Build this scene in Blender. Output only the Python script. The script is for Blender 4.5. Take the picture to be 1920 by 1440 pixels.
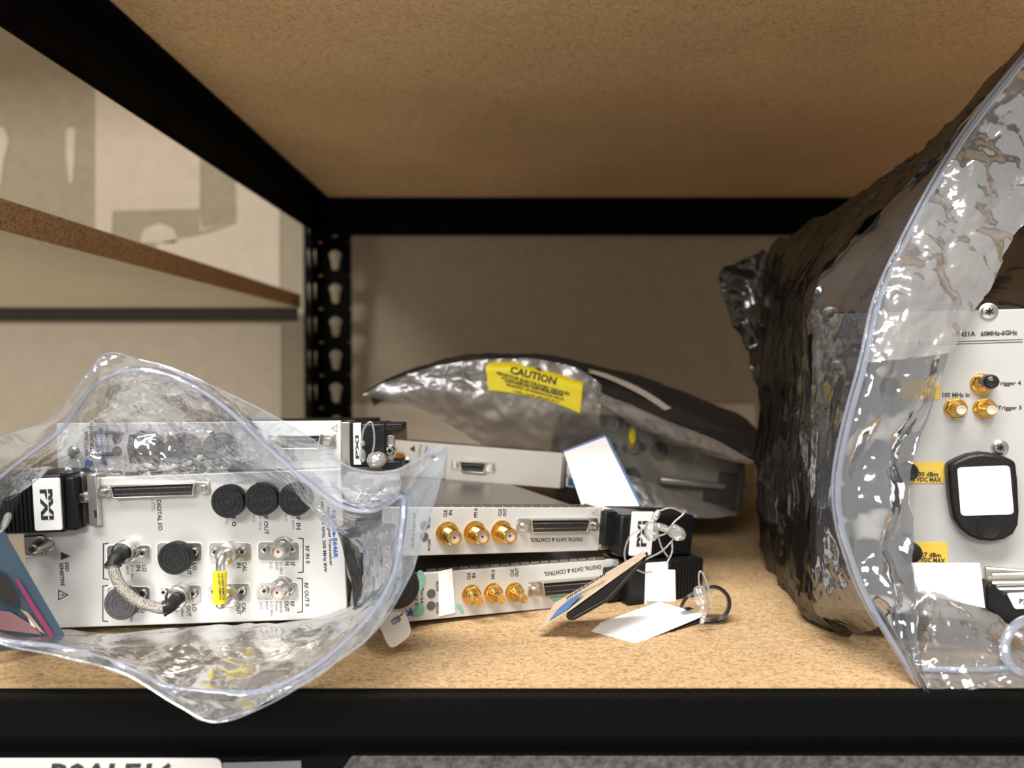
import bpy, bmesh, math, random
from mathutils import Vector, Matrix, noise
random.seed(7)
S = bpy.context.scene
COL = S.collection
R = math.radians
for o in list(bpy.data.objects): bpy.data.objects.remove(o)

# ------------------------------------------------------------------ camera, world, lights, exposure
F, HC, TP = 1400.0, 0.111, 40.0 / 1400.0          # focal length (px of 1920), camera height over the shelf, tan(pitch)
PITCH = math.atan(TP)
cam = bpy.data.cameras.new('camera'); camo = bpy.data.objects.new('camera', cam); COL.objects.link(camo)
camo.location = (0, 0, HC); camo.rotation_euler = (math.pi / 2 - PITCH, 0, 0)
cam.sensor_width = 36.0; cam.lens = 36.0 * F / 1920.0; cam.clip_start = 0.02; cam.clip_end = 20
cam.dof.use_dof = True; cam.dof.focus_distance = 0.305; cam.dof.aperture_fstop = 7.5
S.camera = camo
w = bpy.data.worlds.new('world'); S.world = w; w.use_nodes = True
w.node_tree.nodes['Background'].inputs[0].default_value = (1.0, 0.955, 0.90, 1)
w.node_tree.nodes['Background'].inputs[1].default_value = 0.45
def area(name, loc, target, sx, sy, power, col=(1, .965, .92)):
    l = bpy.data.lights.new(name, 'AREA'); l.shape = 'RECTANGLE'; l.size = sx; l.size_y = sy; l.energy = power; l.color = col
    o = bpy.data.objects.new(name, l); COL.objects.link(o); o.location = loc
    o.rotation_euler = (Vector(target) - Vector(loc)).to_track_quat('-Z', 'Y').to_euler()
    return o
area('ceiling_light_near', (-0.45, -0.62, 1.75), (-0.45, -.62, -1.0), 1.4, .40, 98)
area('ceiling_light_far', (-0.75, -2.2, 1.25), (0, .4, .05), 1.4, .35, 52)
S.view_settings.view_transform = 'Standard'; S.view_settings.look = 'None'
S.view_settings.exposure = 0.0; S.view_settings.gamma = 1.0; S.view_settings.use_curve_mapping = False
S.cycles.transparent_max_bounces = 32; S.cycles.max_bounces = 10

# ------------------------------------------------------------------ helpers
def W(px, py, d):
    """world point on the line of sight of pixel (px, py) of the 1920x1440 frame, d metres in front of the camera"""
    c, s = math.cos(PITCH), math.sin(PITCH)
    u = (720 - py) / F
    v = Vector(((px - 960) / F, u * s + c, u * c - s))
    return Vector((0, 0, HC)) + v * (d / v.y)
def tag(o, label=None, cat=None, group=None, kind=None):
    if label: o['label'] = label
    if cat: o['category'] = cat
    if group: o['group'] = group
    if kind: o['kind'] = kind
    return o
def empty(name, M=None):
    o = bpy.data.objects.new(name, None); COL.objects.link(o); o.empty_display_size = .02
    if M is not None: o.matrix_world = M
    return o
def link(name, me, parent=None):
    o = bpy.data.objects.new(name, me); COL.objects.link(o)
    if parent is not None: o.parent = parent
    return o
class MB:
    def __init__(s): s.v = []; s.f = []; s.m = []
    def add(s, vs, fs, mi=0):
        b = len(s.v); s.v += [tuple(x) for x in vs]; s.f += [tuple(i + b for i in f) for f in fs]; s.m += [mi] * len(fs); return s
    def box(s, x0, x1, y0, y1, z0, z1, mi=0):
        vs = [(x, y, z) for x in (x0, x1) for y in (y0, y1) for z in (z0, z1)]
        return s.add(vs, [(0, 1, 3, 2), (4, 6, 7, 5), (0, 4, 5, 1), (2, 3, 7, 6), (0, 2, 6, 4), (1, 5, 7, 3)], mi)
    def lathe(s, c, prof, ax=(0, -1, 0), seg=24, rot=0, mi=0):
        a = Vector(ax).normalized(); t = Vector((1, 0, 0)) if abs(a.x) < .9 else Vector((0, 0, 1))
        e1 = (t - a * t.dot(a)).normalized(); e2 = a.cross(e1); c = Vector(c); vs = []; fs = []
        for r, h in prof:
            for k in range(seg):
                an = 2 * math.pi * k / seg + rot
                vs.append(c + a * h + (e1 * math.cos(an) + e2 * math.sin(an)) * max(r, 1e-6))
        n = len(prof)
        for i in range(n - 1):
            for k in range(seg):
                k2 = (k + 1) % seg
                fs.append((i * seg + k, i * seg + k2, (i + 1) * seg + k2, (i + 1) * seg + k))
        fs.append(tuple(range(seg - 1, -1, -1))); fs.append(tuple((n - 1) * seg + k for k in range(seg)))
        return s.add(vs, fs, mi)
    def tube(s, pts, r, seg=10, mi=0, flat=1.0, closed=False):
        pts = [Vector(p) for p in pts]; n = len(pts); vs = []; fs = []; prev = None
        for i, p in enumerate(pts):
            if closed: t = pts[(i + 1) % n] - pts[i - 1]
            else: t = pts[min(i + 1, n - 1)] - pts[max(i - 1, 0)]
            t = t.normalized() if t.length > 1e-9 else Vector((0, 0, 1))
            if prev is None: e = Vector((0, 1, 0)) if abs(t.y) < .9 else Vector((1, 0, 0))
            else: e = prev
            e = (e - t * e.dot(t)).normalized(); prev = e; g = t.cross(e)
            rr = r[i] if isinstance(r, (list, tuple)) else r
            for k in range(seg):
                an = 2 * math.pi * k / seg
                vs.append(p + e * math.cos(an) * rr + g * math.sin(an) * rr * flat)
        for i in range(n if closed else n - 1):
            j = (i + 1) % n
            for k in range(seg):
                k2 = (k + 1) % seg
                fs.append((i * seg + k, i * seg + k2, j * seg + k2, j * seg + k))
        if not closed: fs += [tuple(range(seg - 1, -1, -1)), tuple((n - 1) * seg + k for k in range(seg))]
        return s.add(vs, fs, mi)
    def prism(s, poly, y0, y1, mi=0):
        n = len(poly)
        vs = [(x, y0, z) for x, z in poly] + [(x, y1, z) for x, z in poly]
        fs = [tuple(range(n)), tuple(range(2 * n - 1, n - 1, -1))] + [(i, i + n, (i + 1) % n + n, (i + 1) % n) for i in range(n)]
        return s.add(vs, fs, mi)
    def plate(s, pts, th, mi=0):
        """planar 3-D outline given thickness away from the viewer"""
        pts = [Vector(p) for p in pts]; n = len(pts); nm = Vector((0, 0, 0)); c = sum(pts, Vector()) / n
        for i in range(n): nm += (pts[i] - c).cross(pts[(i + 1) % n] - c)
        nm.normalize()
        if nm.dot(c - Vector((0, 0, HC))) < 0: nm = -nm
        vs = pts + [p + nm * th for p in pts]
        fs = [tuple(range(n)), tuple(range(2 * n - 1, n - 1, -1))] + [(i, i + n, (i + 1) % n + n, (i + 1) % n) for i in range(n)]
        return s.add(vs, fs, mi)
    def build(s, name, mat, parent=None, bevel=0, sharp=35, seg=2):
        me = bpy.data.meshes.new(name); me.from_pydata(s.v, [], s.f); me.validate()
        for m in (mat if isinstance(mat, (list, tuple)) else [mat]): me.materials.append(m)
        if len(s.m) == len(me.polygons): me.polygons.foreach_set('material_index', s.m)
        bm = bmesh.new(); bm.from_mesh(me); bmesh.ops.recalc_face_normals(bm, faces=bm.faces); bm.to_mesh(me); bm.free()
        me.polygons.foreach_set('use_smooth', [True] * len(me.polygons)); me.set_sharp_from_angle(angle=R(sharp)); me.update()
        o = link(name, me, parent)
        if bevel:
            b = o.modifiers.new('bevel', 'BEVEL'); b.width = bevel; b.segments = seg; b.limit_method = 'ANGLE'; b.angle_limit = R(40)
        return o
def crom(a, b, c, d, t):
    return ((b * 2) + (c - a) * t + (a * 2 - b * 5 + c * 4 - d) * t * t + (b * 3 - a - c * 3 + d) * t ** 3) * .5
def spline(pts, n, closed=False):
    pts = [Vector(p) for p in pts]; m = len(pts); out = []
    for i in range(n):
        u = i / n * m if closed else i / (n - 1) * (m - 1)
        k = min(int(u), m - 1 if closed else m - 2); t = u - k
        g = (lambda j: pts[j % m]) if closed else (lambda j: pts[min(max(j, 0), m - 1)])
        out.append(crom(g(k - 1), g(k), g(k + 1), g(k + 2), t))
    return out
def ridge(p, f, oc=3):
    v = 0; a = 1
    for i in range(oc):
        v += a * (1 - 2 * abs(noise.noise(p * f + Vector((i * 7.3, i * 3.1, 0))))); f *= 2.1; a *= .5
    return v - .9
def sheet(rows, nu, nv, amp=.001, freq=40, closed=False, seed=0.0, stretch=(1, 1, 1)):
    """crumpled film through rows of control points; returns grid[v][u]"""
    rows = [spline(r, nu, closed) for r in rows]
    cols = [spline([r[i] for r in rows], nv) for i in range(nu)]
    g = [[cols[i][j] for i in range(nu)] for j in range(nv)]
    out = []
    for j in range(nv):
        rr = []
        for i in range(nu):
            a = g[j][(i + 1) % nu] if closed else g[j][min(i + 1, nu - 1)]
            b = g[j][i - 1] if closed else g[j][max(i - 1, 0)]
            c = g[min(j + 1, nv - 1)][i]; d = g[max(j - 1, 0)][i]
            n = (a - b).cross(c - d)
            n = n.normalized() if n.length > 1e-12 else Vector((0, -1, 0))
            p = g[j][i]; q = Vector((p.x * stretch[0] + seed, p.y * stretch[1], p.z * stretch[2]))
            rr.append(p + n * amp * (ridge(q, freq, 4) + .6 * noise.noise(q * freq * .4)))
        out.append(rr)
    return out
def grid_mb(g, closed=False, mi=lambda i, j: 0, mb=None):
    mb = mb or MB(); nv = len(g); nu = len(g[0]); b = len(mb.v)
    mb.v += [tuple(p) for r in g for p in r]
    for j in range(nv - 1):
        for i in range(nu if closed else nu - 1):
            i2 = (i + 1) % nu
            mb.f.append((b + j * nu + i, b + j * nu + i2, b + (j + 1) * nu + i2, b + (j + 1) * nu + i)); mb.m.append(mi(i, j))
    return mb
def rounded(poly, r, n=4):
    """round the corners of a list of points (2-D tuples or Vectors)"""
    P = [Vector(p) for p in poly]; out = []; m = len(P)
    for i in range(m):
        a, b, c = P[i - 1], P[i], P[(i + 1) % m]
        ra = min(r, (a - b).length * .45); rc = min(r, (c - b).length * .45)
        p0 = b + (a - b).normalized() * ra; p1 = b + (c - b).normalized() * rc
        for k in range(n + 1):
            t = k / n; out.append(p0 * (1 - t) ** 2 + b * 2 * t * (1 - t) + p1 * t * t)
    return out

# ------------------------------------------------------------------ materials
def mat(name, col, rough=.5, metal=0, spec=.5, bump=None, trans=0, coat=0):
    m = bpy.data.materials.new(name); m.use_nodes = True; nt = m.node_tree; p = nt.nodes['Principled BSDF']
    p.inputs['Base Color'].default_value = (*col, 1); p.inputs['Roughness'].default_value = rough; p.inputs['Metallic'].default_value = metal
    p.inputs['Specular IOR Level'].default_value = spec; p.inputs['Transmission Weight'].default_value = trans; p.inputs['Coat Weight'].default_value = coat
    tc = nt.nodes.new('ShaderNodeTexCoord')
    n = nt.nodes.new('ShaderNodeTexNoise'); sc, st, var = bump or (900, .04, .06)
    n.inputs['Scale'].default_value = sc; n.inputs['Detail'].default_value = 4; nt.links.new(tc.outputs['Object'], n.inputs['Vector'])
    b = nt.nodes.new('ShaderNodeBump'); b.inputs['Strength'].default_value = st; b.inputs['Distance'].default_value = .001
    nt.links.new(n.outputs['Fac'], b.inputs['Height']); nt.links.new(b.outputs['Normal'], p.inputs['Normal'])
    mx = nt.nodes.new('ShaderNodeMix'); mx.data_type = 'RGBA'; mx.blend_type = 'MULTIPLY'; mx.inputs[0].default_value = 1
    rp = nt.nodes.new('ShaderNodeMapRange'); rp.inputs[1].default_value = .3; rp.inputs[2].default_value = .7; rp.inputs[3].default_value = 1 - var; rp.inputs[4].default_value = 1
    nt.links.new(n.outputs['Fac'], rp.inputs[0]); mx.inputs[6].default_value = (*col, 1); nt.links.new(rp.outputs[0], mx.inputs[7]); nt.links.new(mx.outputs[2], p.inputs['Base Color'])
    return m
def film(name, tint, gloss, haze, hazecol=(.8, .82, .86), rough=.1, bumpscale=120, bumpst=.5, edge=.5, gcol=(.96, .97, 1)):
    """thin plastic film: clear tint, crinkled gloss and a little milky haze"""
    m = bpy.data.materials.new(name); m.use_nodes = True; nt = m.node_tree; nt.nodes.clear(); N = nt.nodes.new; L = nt.links.new
    out = N('ShaderNodeOutputMaterial'); tr = N('ShaderNodeBsdfTransparent'); tr.inputs[0].default_value = (*tint, 1)
    gl = N('ShaderNodeBsdfGlossy'); gl.inputs['Roughness'].default_value = rough; gl.inputs[0].default_value = (*gcol, 1)
    df = N('ShaderNodeBsdfDiffuse'); df.inputs[0].default_value = (*hazecol, 1)
    tc = N('ShaderNodeTexCoord'); vo = N('ShaderNodeTexNoise'); vo.inputs['Scale'].default_value = bumpscale * 2.2; vo.inputs['Detail'].default_value = 2; vo.inputs['Distortion'].default_value = 2.5; sv = N('ShaderNodeMath'); sv.operation = 'MULTIPLY'; sv.inputs[1].default_value = .3
    ns = N('ShaderNodeTexNoise'); ns.inputs['Scale'].default_value = bumpscale * .5; ns.inputs['Detail'].default_value = 2; ns.inputs['Distortion'].default_value = 2.0
    ad = N('ShaderNodeMath'); ad.operation = 'ADD'
    L(tc.outputs['Object'], ns.inputs['Vector']); L(tc.outputs['Object'], vo.inputs['Vector']); L(vo.outputs['Fac'], sv.inputs[0]); L(sv.outputs[0], ad.inputs[0]); L(ns.outputs['Fac'], ad.inputs[1])
    b = N('ShaderNodeBump'); b.inputs['Strength'].default_value = bumpst; b.inputs['Distance'].default_value = .004
    L(ad.outputs[0], b.inputs['Height']); L(b.outputs['Normal'], gl.inputs['Normal'])
    lw = N('ShaderNodeLayerWeight'); lw.inputs['Blend'].default_value = .35; L(b.outputs['Normal'], lw.inputs['Normal'])
    mr = N('ShaderNodeMapRange'); mr.inputs[3].default_value = gloss; mr.inputs[4].default_value = min(1, gloss + edge); L(lw.outputs['Facing'], mr.inputs[0])
    m1 = N('ShaderNodeMixShader'); m1.inputs[0].default_value = haze; L(tr.outputs[0], m1.inputs[1]); L(df.outputs[0], m1.inputs[2])
    m2 = N('ShaderNodeMixShader'); L(mr.outputs[0], m2.inputs[0]); L(m1.outputs[0], m2.inputs[1]); L(gl.outputs[0], m2.inputs[2])
    L(m2.outputs[0], out.inputs[0]); return m
def chipboard(name, c0, c1, c2, sc=1.0, rough=.75):
    m = bpy.data.materials.new(name); m.use_nodes = True; nt = m.node_tree; p = nt.nodes['Principled BSDF']; N = nt.nodes.new; L = nt.links.new
    p.inputs['Roughness'].default_value = rough; p.inputs['Specular IOR Level'].default_value = .25
    tc = N('ShaderNodeTexCoord'); mp = N('ShaderNodeMapping'); mp.inputs['Scale'].default_value = (430 * sc, 800 * sc, 800 * sc); L(tc.outputs['Object'], mp.inputs['Vector'])
    n1 = N('ShaderNodeTexNoise'); n1.inputs['Scale'].default_value = 1; n1.inputs['Detail'].default_value = 5; n1.inputs['Distortion'].default_value = 1.5; L(mp.outputs[0], n1.inputs['Vector'])
    n2 = N('ShaderNodeTexNoise'); n2.inputs['Scale'].default_value = .33; n2.inputs['Detail'].default_value = 3; n2.inputs['Distortion'].default_value = 2.2; L(mp.outputs[0], n2.inputs['Vector'])
    n3 = N('ShaderNodeTexNoise'); n3.inputs['Scale'].default_value = 9; n3.inputs['Detail'].default_value = 2; L(tc.outputs['Object'], n3.inputs['Vector'])
    r1 = N('ShaderNodeValToRGB'); e = r1.color_ramp.elements; e[0].position = .36; e[0].color = (*c1, 1); e[1].position = .56; e[1].color = (*c0, 1); L(n1.outputs['Fac'], r1.inputs[0])
    r2 = N('ShaderNodeValToRGB'); e = r2.color_ramp.elements; e[0].position = .27; e[0].color = (.8, .8, .8, 1); e[1].position = .36; e[1].color = (0, 0, 0, 1); L(n2.outputs['Fac'], r2.inputs[0])
    mx = N('ShaderNodeMix'); mx.data_type = 'RGBA'; L(r2.outputs[0], mx.inputs[0]); L(r1.outputs[0], mx.inputs[6]); mx.inputs[7].default_value = (*c2, 1)
    mr = N('ShaderNodeMapRange'); mr.inputs[1].default_value = .3; mr.inputs[2].default_value = .7; mr.inputs[3].default_value = .88; mr.inputs[4].default_value = 1.05; L(n3.outputs['Fac'], mr.inputs[0])
    m3 = N('ShaderNodeMix'); m3.data_type = 'RGBA'; m3.blend_type = 'MULTIPLY'; m3.inputs[0].default_value = 1; L(mx.outputs[2], m3.inputs[6]); L(mr.outputs[0], m3.inputs[7]); L(m3.outputs[2], p.inputs['Base Color'])
    b = N('ShaderNodeBump'); b.inputs['Strength'].default_value = .35; b.inputs['Distance'].default_value = .0006; L(n1.outputs['Fac'], b.inputs['Height']); L(b.outputs['Normal'], p.inputs['Normal'])
    return m
M = {}
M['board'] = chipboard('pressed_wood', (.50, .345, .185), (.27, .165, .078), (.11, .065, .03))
M['board_under_lit'] = chipboard('pressed_wood_lit_underside', (.69, .47, .255), (.41, .255, .12), (.15, .085, .04), 1.1)  # same wood in a paler copy, light on the underside painted in
M['board_edge'] = chipboard('sawn_particle_edge', (.80, .50, .26), (.34, .17, .07), (.12, .06, .03), .8)
M['board_pale'] = chipboard('pale_board', (.52, .44, .30), (.45, .37, .25), (.30, .23, .14), .7)
M['rack'] = mat('black_powder_coat', (.0026, .0026, .0027), .6, .0, .05, bump=(700, .10, .3))
M['rack_brown'] = mat('dark_brown_powder_coat', (.035, .028, .02), .5)
M['wall'] = mat('bare_drywall', (.45, .39, .285), .9, bump=(60, .05, .12))
M['mud_and_pale'] = mat('joint_compound_and_pale_wall', (.74, .65, .53), .9, bump=(60, .05, .08))  # joint compound, also used for the other pale wall areas
M['concrete'] = mat('pale_concrete', (.79, .775, .745), .8, bump=(8, .1, .2))
M['panel'] = mat('satin_aluminium_panel', (.60, .597, .575), .42, .25, bump=(1500, .03, .03))
M['panel_grey'] = mat('warm_grey_painted_panel', (.39, .386, .375), .5, .05, bump=(1500, .03, .03))
M['panel_lit'] = mat('lit_panel_copy', (.80, .77, .70), .5, .0, bump=(1500, .03, .03))  # paler panel copy, frontal light on the upper module put into its colour
M['cover'] = mat('brushed_cover', (.36, .34, .31), .32, .8, bump=(500, .1, .15))
M['case'] = mat('dark_card_case', (.05, .048, .045), .5, .4)
M['steel'] = mat('nickel_steel', (.62, .59, .53), .28, .95)
M['chrome'] = mat('bright_nickel', (.66, .64, .60), .24, 1)
M['gold'] = mat('gold_plating', (.86, .56, .17), .22, 1)
M['ptfe'] = mat('white_dielectric', (.55, .44, .37), .5)
M['black'] = mat('black_plastic', (.007, .007, .0075), .42, .0, .3, bump=(900, .15, .3))
M['blackgloss'] = mat('glossy_black_rubber', (.010, .010, .011), .25)
M['cap'] = mat('black_rubber_cap', (.012, .0125, .014), .5, .0, .35, bump=(400, .5, .5))
M['capgrey'] = mat('grey_rubber_cap', (.07, .072, .075), .5, bump=(400, .4, .4))
M['hole'] = mat('dark_recess', (.006, .006, .006), .7)
M['ink'] = mat('black_ink', (.02, .02, .022), .6)
M['inkgrey'] = mat('grey_ink', (.30, .30, .30), .6)
M['blue'] = mat('blue_ink', (.03, .10, .42), .5)
M['marker'] = mat('purple_grey_marker', (.07, .07, .16), .5)
M['white'] = mat('white_blank_label', (.97, .97, .97), .6, bump=(900, .0, .0))
M['badge'] = mat('pale_badge', (.80, .80, .80), .45)
M['cream'] = mat('cream_card', (.66, .60, .50), .5)
M['tan'] = mat('tan_card', (.52, .40, .28), .4, bump=(300, .1, .25))
M['cardblue'] = mat('blue_print', (.045, .14, .33), .4)
M['teal'] = mat('teal_print', (.055, .10, .14), .3)
M['magenta'] = mat('magenta_print', (.33, .05, .14), .35)
M['pink'] = mat('pink_grey_print', (.34, .17, .18), .35)
M['yellow'] = mat('yellow_label', (.92, .74, .015), .45, bump=(200, .06, .05))
M['ochre'] = mat('ochre_label', (.62, .42, .05), .5)
M['green'] = mat('green_residue', (.25, .52, .42), .7, bump=(700, .3, .25))
M['braid'] = mat('braided_steel', (.55, .52, .46), .35, .85, bump=(1600, 1.0, .5))
M['led'] = mat('grey_lens', (.10, .095, .09), .5)
M['nylon'] = film('clear_nylon', (.80, .80, .79), .12, .16, (.8, .8, .78), rough=.12, bumpscale=300, bumpst=.15, edge=.5)
M['zip'] = film('milky_zip_track', (.66, .70, .78), .12, .22, (.62, .67, .78), rough=.12, bumpscale=60, bumpst=.1, edge=.5)
M['tape'] = mat('scuffed_grey_tape', (.085, .08, .078), .6, bump=(420, .8, .8))
M['bluegrey'] = mat('blue_grey_tape', (.13, .135, .15), .5)
M['labelwhite'] = mat('shelf_label_paper', (.52, .505, .49), .6)
M['clear'] = film('clear_film', (.84, .86, .89), .10, .08, (.6, .64, .70), rough=.09, bumpscale=50, bumpst=.35)
M['milky'] = film('milky_film', (.72, .76, .82), .14, .20, (.50, .55, .62), rough=.12, bumpscale=50, bumpst=.45)
M['glossclear'] = film('glossy_clear_film', (.90, .91, .93), .24, .03, (.6, .62, .66), rough=.10, bumpscale=24, bumpst=.85, edge=.5)
M['shield'] = film('silver_shielding_film', (.50, .49, .47), .24, .16, (.5, .49, .47), rough=.12, bumpscale=26, bumpst=.3, edge=.4)
M['smoke'] = film('smoky_film', (.46, .45, .44), .12, .06, (.5, .5, .5), rough=.10, bumpscale=60, bumpst=.3, edge=.4)
M['dark'] = film('dark_shielding_film', (.11, .105, .10), .08, .18, (.045, .042, .04), rough=.16, bumpscale=30, bumpst=.25, edge=.45, gcol=(.55, .56, .58))
M['haze'] = film('hazy_film', (.60, .57, .53), .14, .32, (.44, .40, .36), rough=.30, bumpscale=40, bumpst=.3, edge=.25)
M['darkgrey'] = film('dark_grey_film', (.12, .115, .11), .10, .45, (.075, .074, .074), rough=.22, bumpscale=30, bumpst=.25, edge=.16, gcol=(.5, .52, .55))
M['veil'] = film('grey_veil_film', (.62, .60, .57), .08, .10, (.30, .28, .26), rough=.2, bumpscale=24, bumpst=.2, edge=.2)
M['bright'] = film('crinkled_highlight_film', (.60, .58, .56), .36, .24, (.72, .69, .66), rough=.14, bumpscale=18, bumpst=.85, edge=.4)  # clear film, white haze paints in highlights along the upper flap
M['smokedark'] = film('deep_smoky_film', (.25, .26, .28), .11, .08, (.24, .25, .27), rough=.10, bumpscale=26, bumpst=.4, edge=.4)
M['flap'] = film('reflective_flap_film', (.42, .44, .47), .28, .08, (.4, .43, .48), rough=.05, bumpscale=11, bumpst=.55, edge=.45)

# ------------------------------------------------------------------ setting: room shell
def struct(name, mb, m, label=None, bevel=0):
    return tag(mb.build(name, m, None, bevel), label, None, None, 'structure')
YW = .915
struct('wall_back', MB().box(-3, 3, YW, YW + .1, -1.0, 2.2), M['wall'], 'bare greyish tan drywall behind the shelving')
struct('floor', MB().box(-3, 3, -3, YW, -1.05, -1.0), M['concrete'], 'grey concrete floor of the aisle')
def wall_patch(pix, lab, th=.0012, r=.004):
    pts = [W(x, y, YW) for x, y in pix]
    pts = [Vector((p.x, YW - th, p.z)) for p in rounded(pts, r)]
    return struct('wall_patch', MB().plate(pts, th * .9), M['mud_and_pale'], lab)
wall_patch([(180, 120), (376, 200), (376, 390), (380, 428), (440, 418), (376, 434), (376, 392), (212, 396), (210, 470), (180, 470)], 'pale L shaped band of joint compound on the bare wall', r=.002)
wall_patch([(440, 205), (525, 205), (525, 565), (205, 565), (300, 455), (385, 440), (445, 420)], 'pale field of the wall beside the post')  # paler field with an upright edge near the post
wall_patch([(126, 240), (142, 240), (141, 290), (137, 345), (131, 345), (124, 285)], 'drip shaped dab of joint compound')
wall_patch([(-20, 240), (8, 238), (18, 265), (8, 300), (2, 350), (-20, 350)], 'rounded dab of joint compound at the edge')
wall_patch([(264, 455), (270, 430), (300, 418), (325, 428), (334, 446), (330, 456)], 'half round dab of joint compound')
wall_patch([(-60, 607), (528, 607), (528, 860), (-60, 860)], 'paler area low on the left wall')  # paler rectangle below the neighbouring board
wall_patch([(662, 757), (1415, 757), (1415, 860), (662, 860)], 'paler area low on the centre wall')  # paler rectangle under a level upper edge

# ------------------------------------------------------------------ shelving
XL, XR, YF, YB, ZU = -.2050, 1.05, .2488, .862, .296
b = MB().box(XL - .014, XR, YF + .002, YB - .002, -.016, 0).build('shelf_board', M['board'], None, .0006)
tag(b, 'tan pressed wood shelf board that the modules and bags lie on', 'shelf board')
b = MB().box(XL - .014, XR, YF + .002, YB - .002, ZU, ZU + .016).build('shelf_board', M['board_under_lit'], None, .0006)
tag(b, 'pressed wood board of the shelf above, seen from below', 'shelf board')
nb = MB().box(-1.25, -.243, YF, YB, .1738, .1892, 0); nb.m[1] = 1; nb.m[0] = 1
nb = nb.build('shelf_board', [M['board_pale'], M['board_edge']])
tag(nb, 'neighbouring shelf board at left with a rough sawn brown edge', 'shelf board')

rack = tag(empty('storage_rack'), 'black steel frame with keyhole posts and angle beams around the shelf', 'shelving')
MB().box(-1.25, XR, YF, YB, .60, .616).build('light_block_board', M['board'], rack, .0006)  # unseen board added to keep lamp light off the wall
def keyhole_post(name, m, parent, base, ua, z0, n, pitch=.0381, wd=.037, flip=1):
    """post flange with real keyhole slots: base point, in-plane horizontal axis ua"""
    ua = Vector(ua); mb = MB(); NA = 32
    for k in range(n):
        zc = z0 + k * pitch
        inner = []; outer = []
        for a in range(NA):
            an = 2 * math.pi * a / NA; cx, cz = math.cos(an), math.sin(an)
            r = .0072
            if cz < 0:
                t = 1e9                                # tapered slot below the round head
                for q in range(60):
                    rr = q * .0003; x, z = cx * rr, cz * rr
                    if z < -.0155 or abs(x) > (.0056 + (z) * .13): t = rr; break
                r = min(max(t, .0040), .0155)
            inner.append((cx * r, cz * r + .003))
            q = 1 / max(abs(cx) / (wd / 2), abs(cz - 0) / (pitch / 2)); outer.append((cx * q, cz * q))
        vs = [Vector(base) + ua * (x + wd / 2) + Vector((0, 0, zc + z)) for x, z in outer + inner]
        mb.add(vs, [(a, (a + 1) % NA, NA + (a + 1) % NA, NA + a) for a in range(NA)])
    o = mb.build(name, m, parent); o.data.polygons.foreach_set('use_smooth', [False] * len(o.data.polygons)); s = o.modifiers.new('thick', 'SOLIDIFY'); s.thickness = .0019; s.offset = 0
    return o
ph = .38; 
zk = HC + (680 - 487) * .862 / 1400
z0 = zk - .0381 * 9
keyhole_post('post_flange', M['rack'], rack, (-.2217, .862, 0), (1, 0, 0), z0, 14)
keyhole_post('post_flange', M['rack'], rack, (-.2217, .862, 0), (0, -1, 0), z0, 14)
rack2 = tag(empty('storage_rack'), 'dark brown frame of the neighbouring shelving at left', 'shelving')
keyhole_post('post_flange', M['rack_brown'], rack2, (-.2290, .862, 0), (0, -1, 0), z0, 14)
def angle_beam(name, axis, a0, a1, pos, ztop, h, depth, m, parent, sgn):
    mb = MB()
    if axis == 'x':
        mb.box(a0, a1, pos, pos + .0018 * (1 if sgn < 0 else -1), ztop - h, ztop + .014)
        mb.box(a0, a1, min(pos, pos + sgn * depth), max(pos, pos + sgn * depth), ztop - .002, ztop - .0003)
    else:
        mb.box(pos, pos + .0018, a0, a1, ztop - h, ztop + .014)
        mb.box(min(pos, pos + sgn * depth), max(pos, pos + sgn * depth), a0, a1, ztop - .002, ztop - .0003)
    return mb.build(name, m, parent, .0006)
angle_beam('rear_beam', 'x', -.2195, XR, .8575, ZU, .040, .018, M['rack'], rack, -1)
angle_beam('side_beam', 'y', YF - .004, .8585, -.2215, ZU, .040, .0165, M['rack'], rack, 1)
angle_beam('front_beam', 'x', -.2195, XR, YF - .004, ZU, .040, .018, M['rack'], rack, 1)
angle_beam('rear_beam', 'x', -.2195, XR, .8575, -.016, .030, .018, M['rack'], rack, -1)
angle_beam('side_beam', 'y', YF - .004, .8585, -.2215, -.016, .030, .0165, M['rack'], rack, 1)
for z in (.276,):
    for x, y in ((-.205, .8555), (-.196, .8555)):
        MB().lathe((x, y, z - .006), [(.004, 0), (.004, .0012), (.002, .0024), (0, .0026)], (0, -1, 0), 12).build('rivet', M['rack'], rack)
# lower front beam: rounded lip, groove, lower flange
prof = [(YF + .0015, .0006), (YF - .0005, .0006), (YF - .002, -.0004), (YF - .0024, -.002), (YF - .0024, -.0125), (YF - .0016, -.0146), (YF + .001, -.0155), (YF + .006, -.0158),
        (YF + .006, -.0212), (YF - .0016, -.0214), (YF - .0016, -.046), (YF + .0015, -.046)]
mb = MB(); n = len(prof)
mb.add([(x, y, z) for x in (-.45, XR) for y, z in prof], [tuple(range(n)), tuple(range(2 * n - 1, n - 1, -1))] + [(i, (i + 1) % n, n + (i + 1) % n, n + i) for i in range(n)])
mb.build('front_beam', M['rack'], rack, sharp=50)
# neighbour's rear beam
MB().box(-1.25, -.245, .853, .858, .158, .1735).build('rear_beam', M['rack_brown'], rack2, .001)
MB().box(-.2288, -.2240, .252, .290, -.5, .6).build('front_post', M['rack_brown'], rack2)
MB().box(-.2240, -.2222, .250, .288, -.5, .6).build('front_post', M['rack'], rack)
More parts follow.
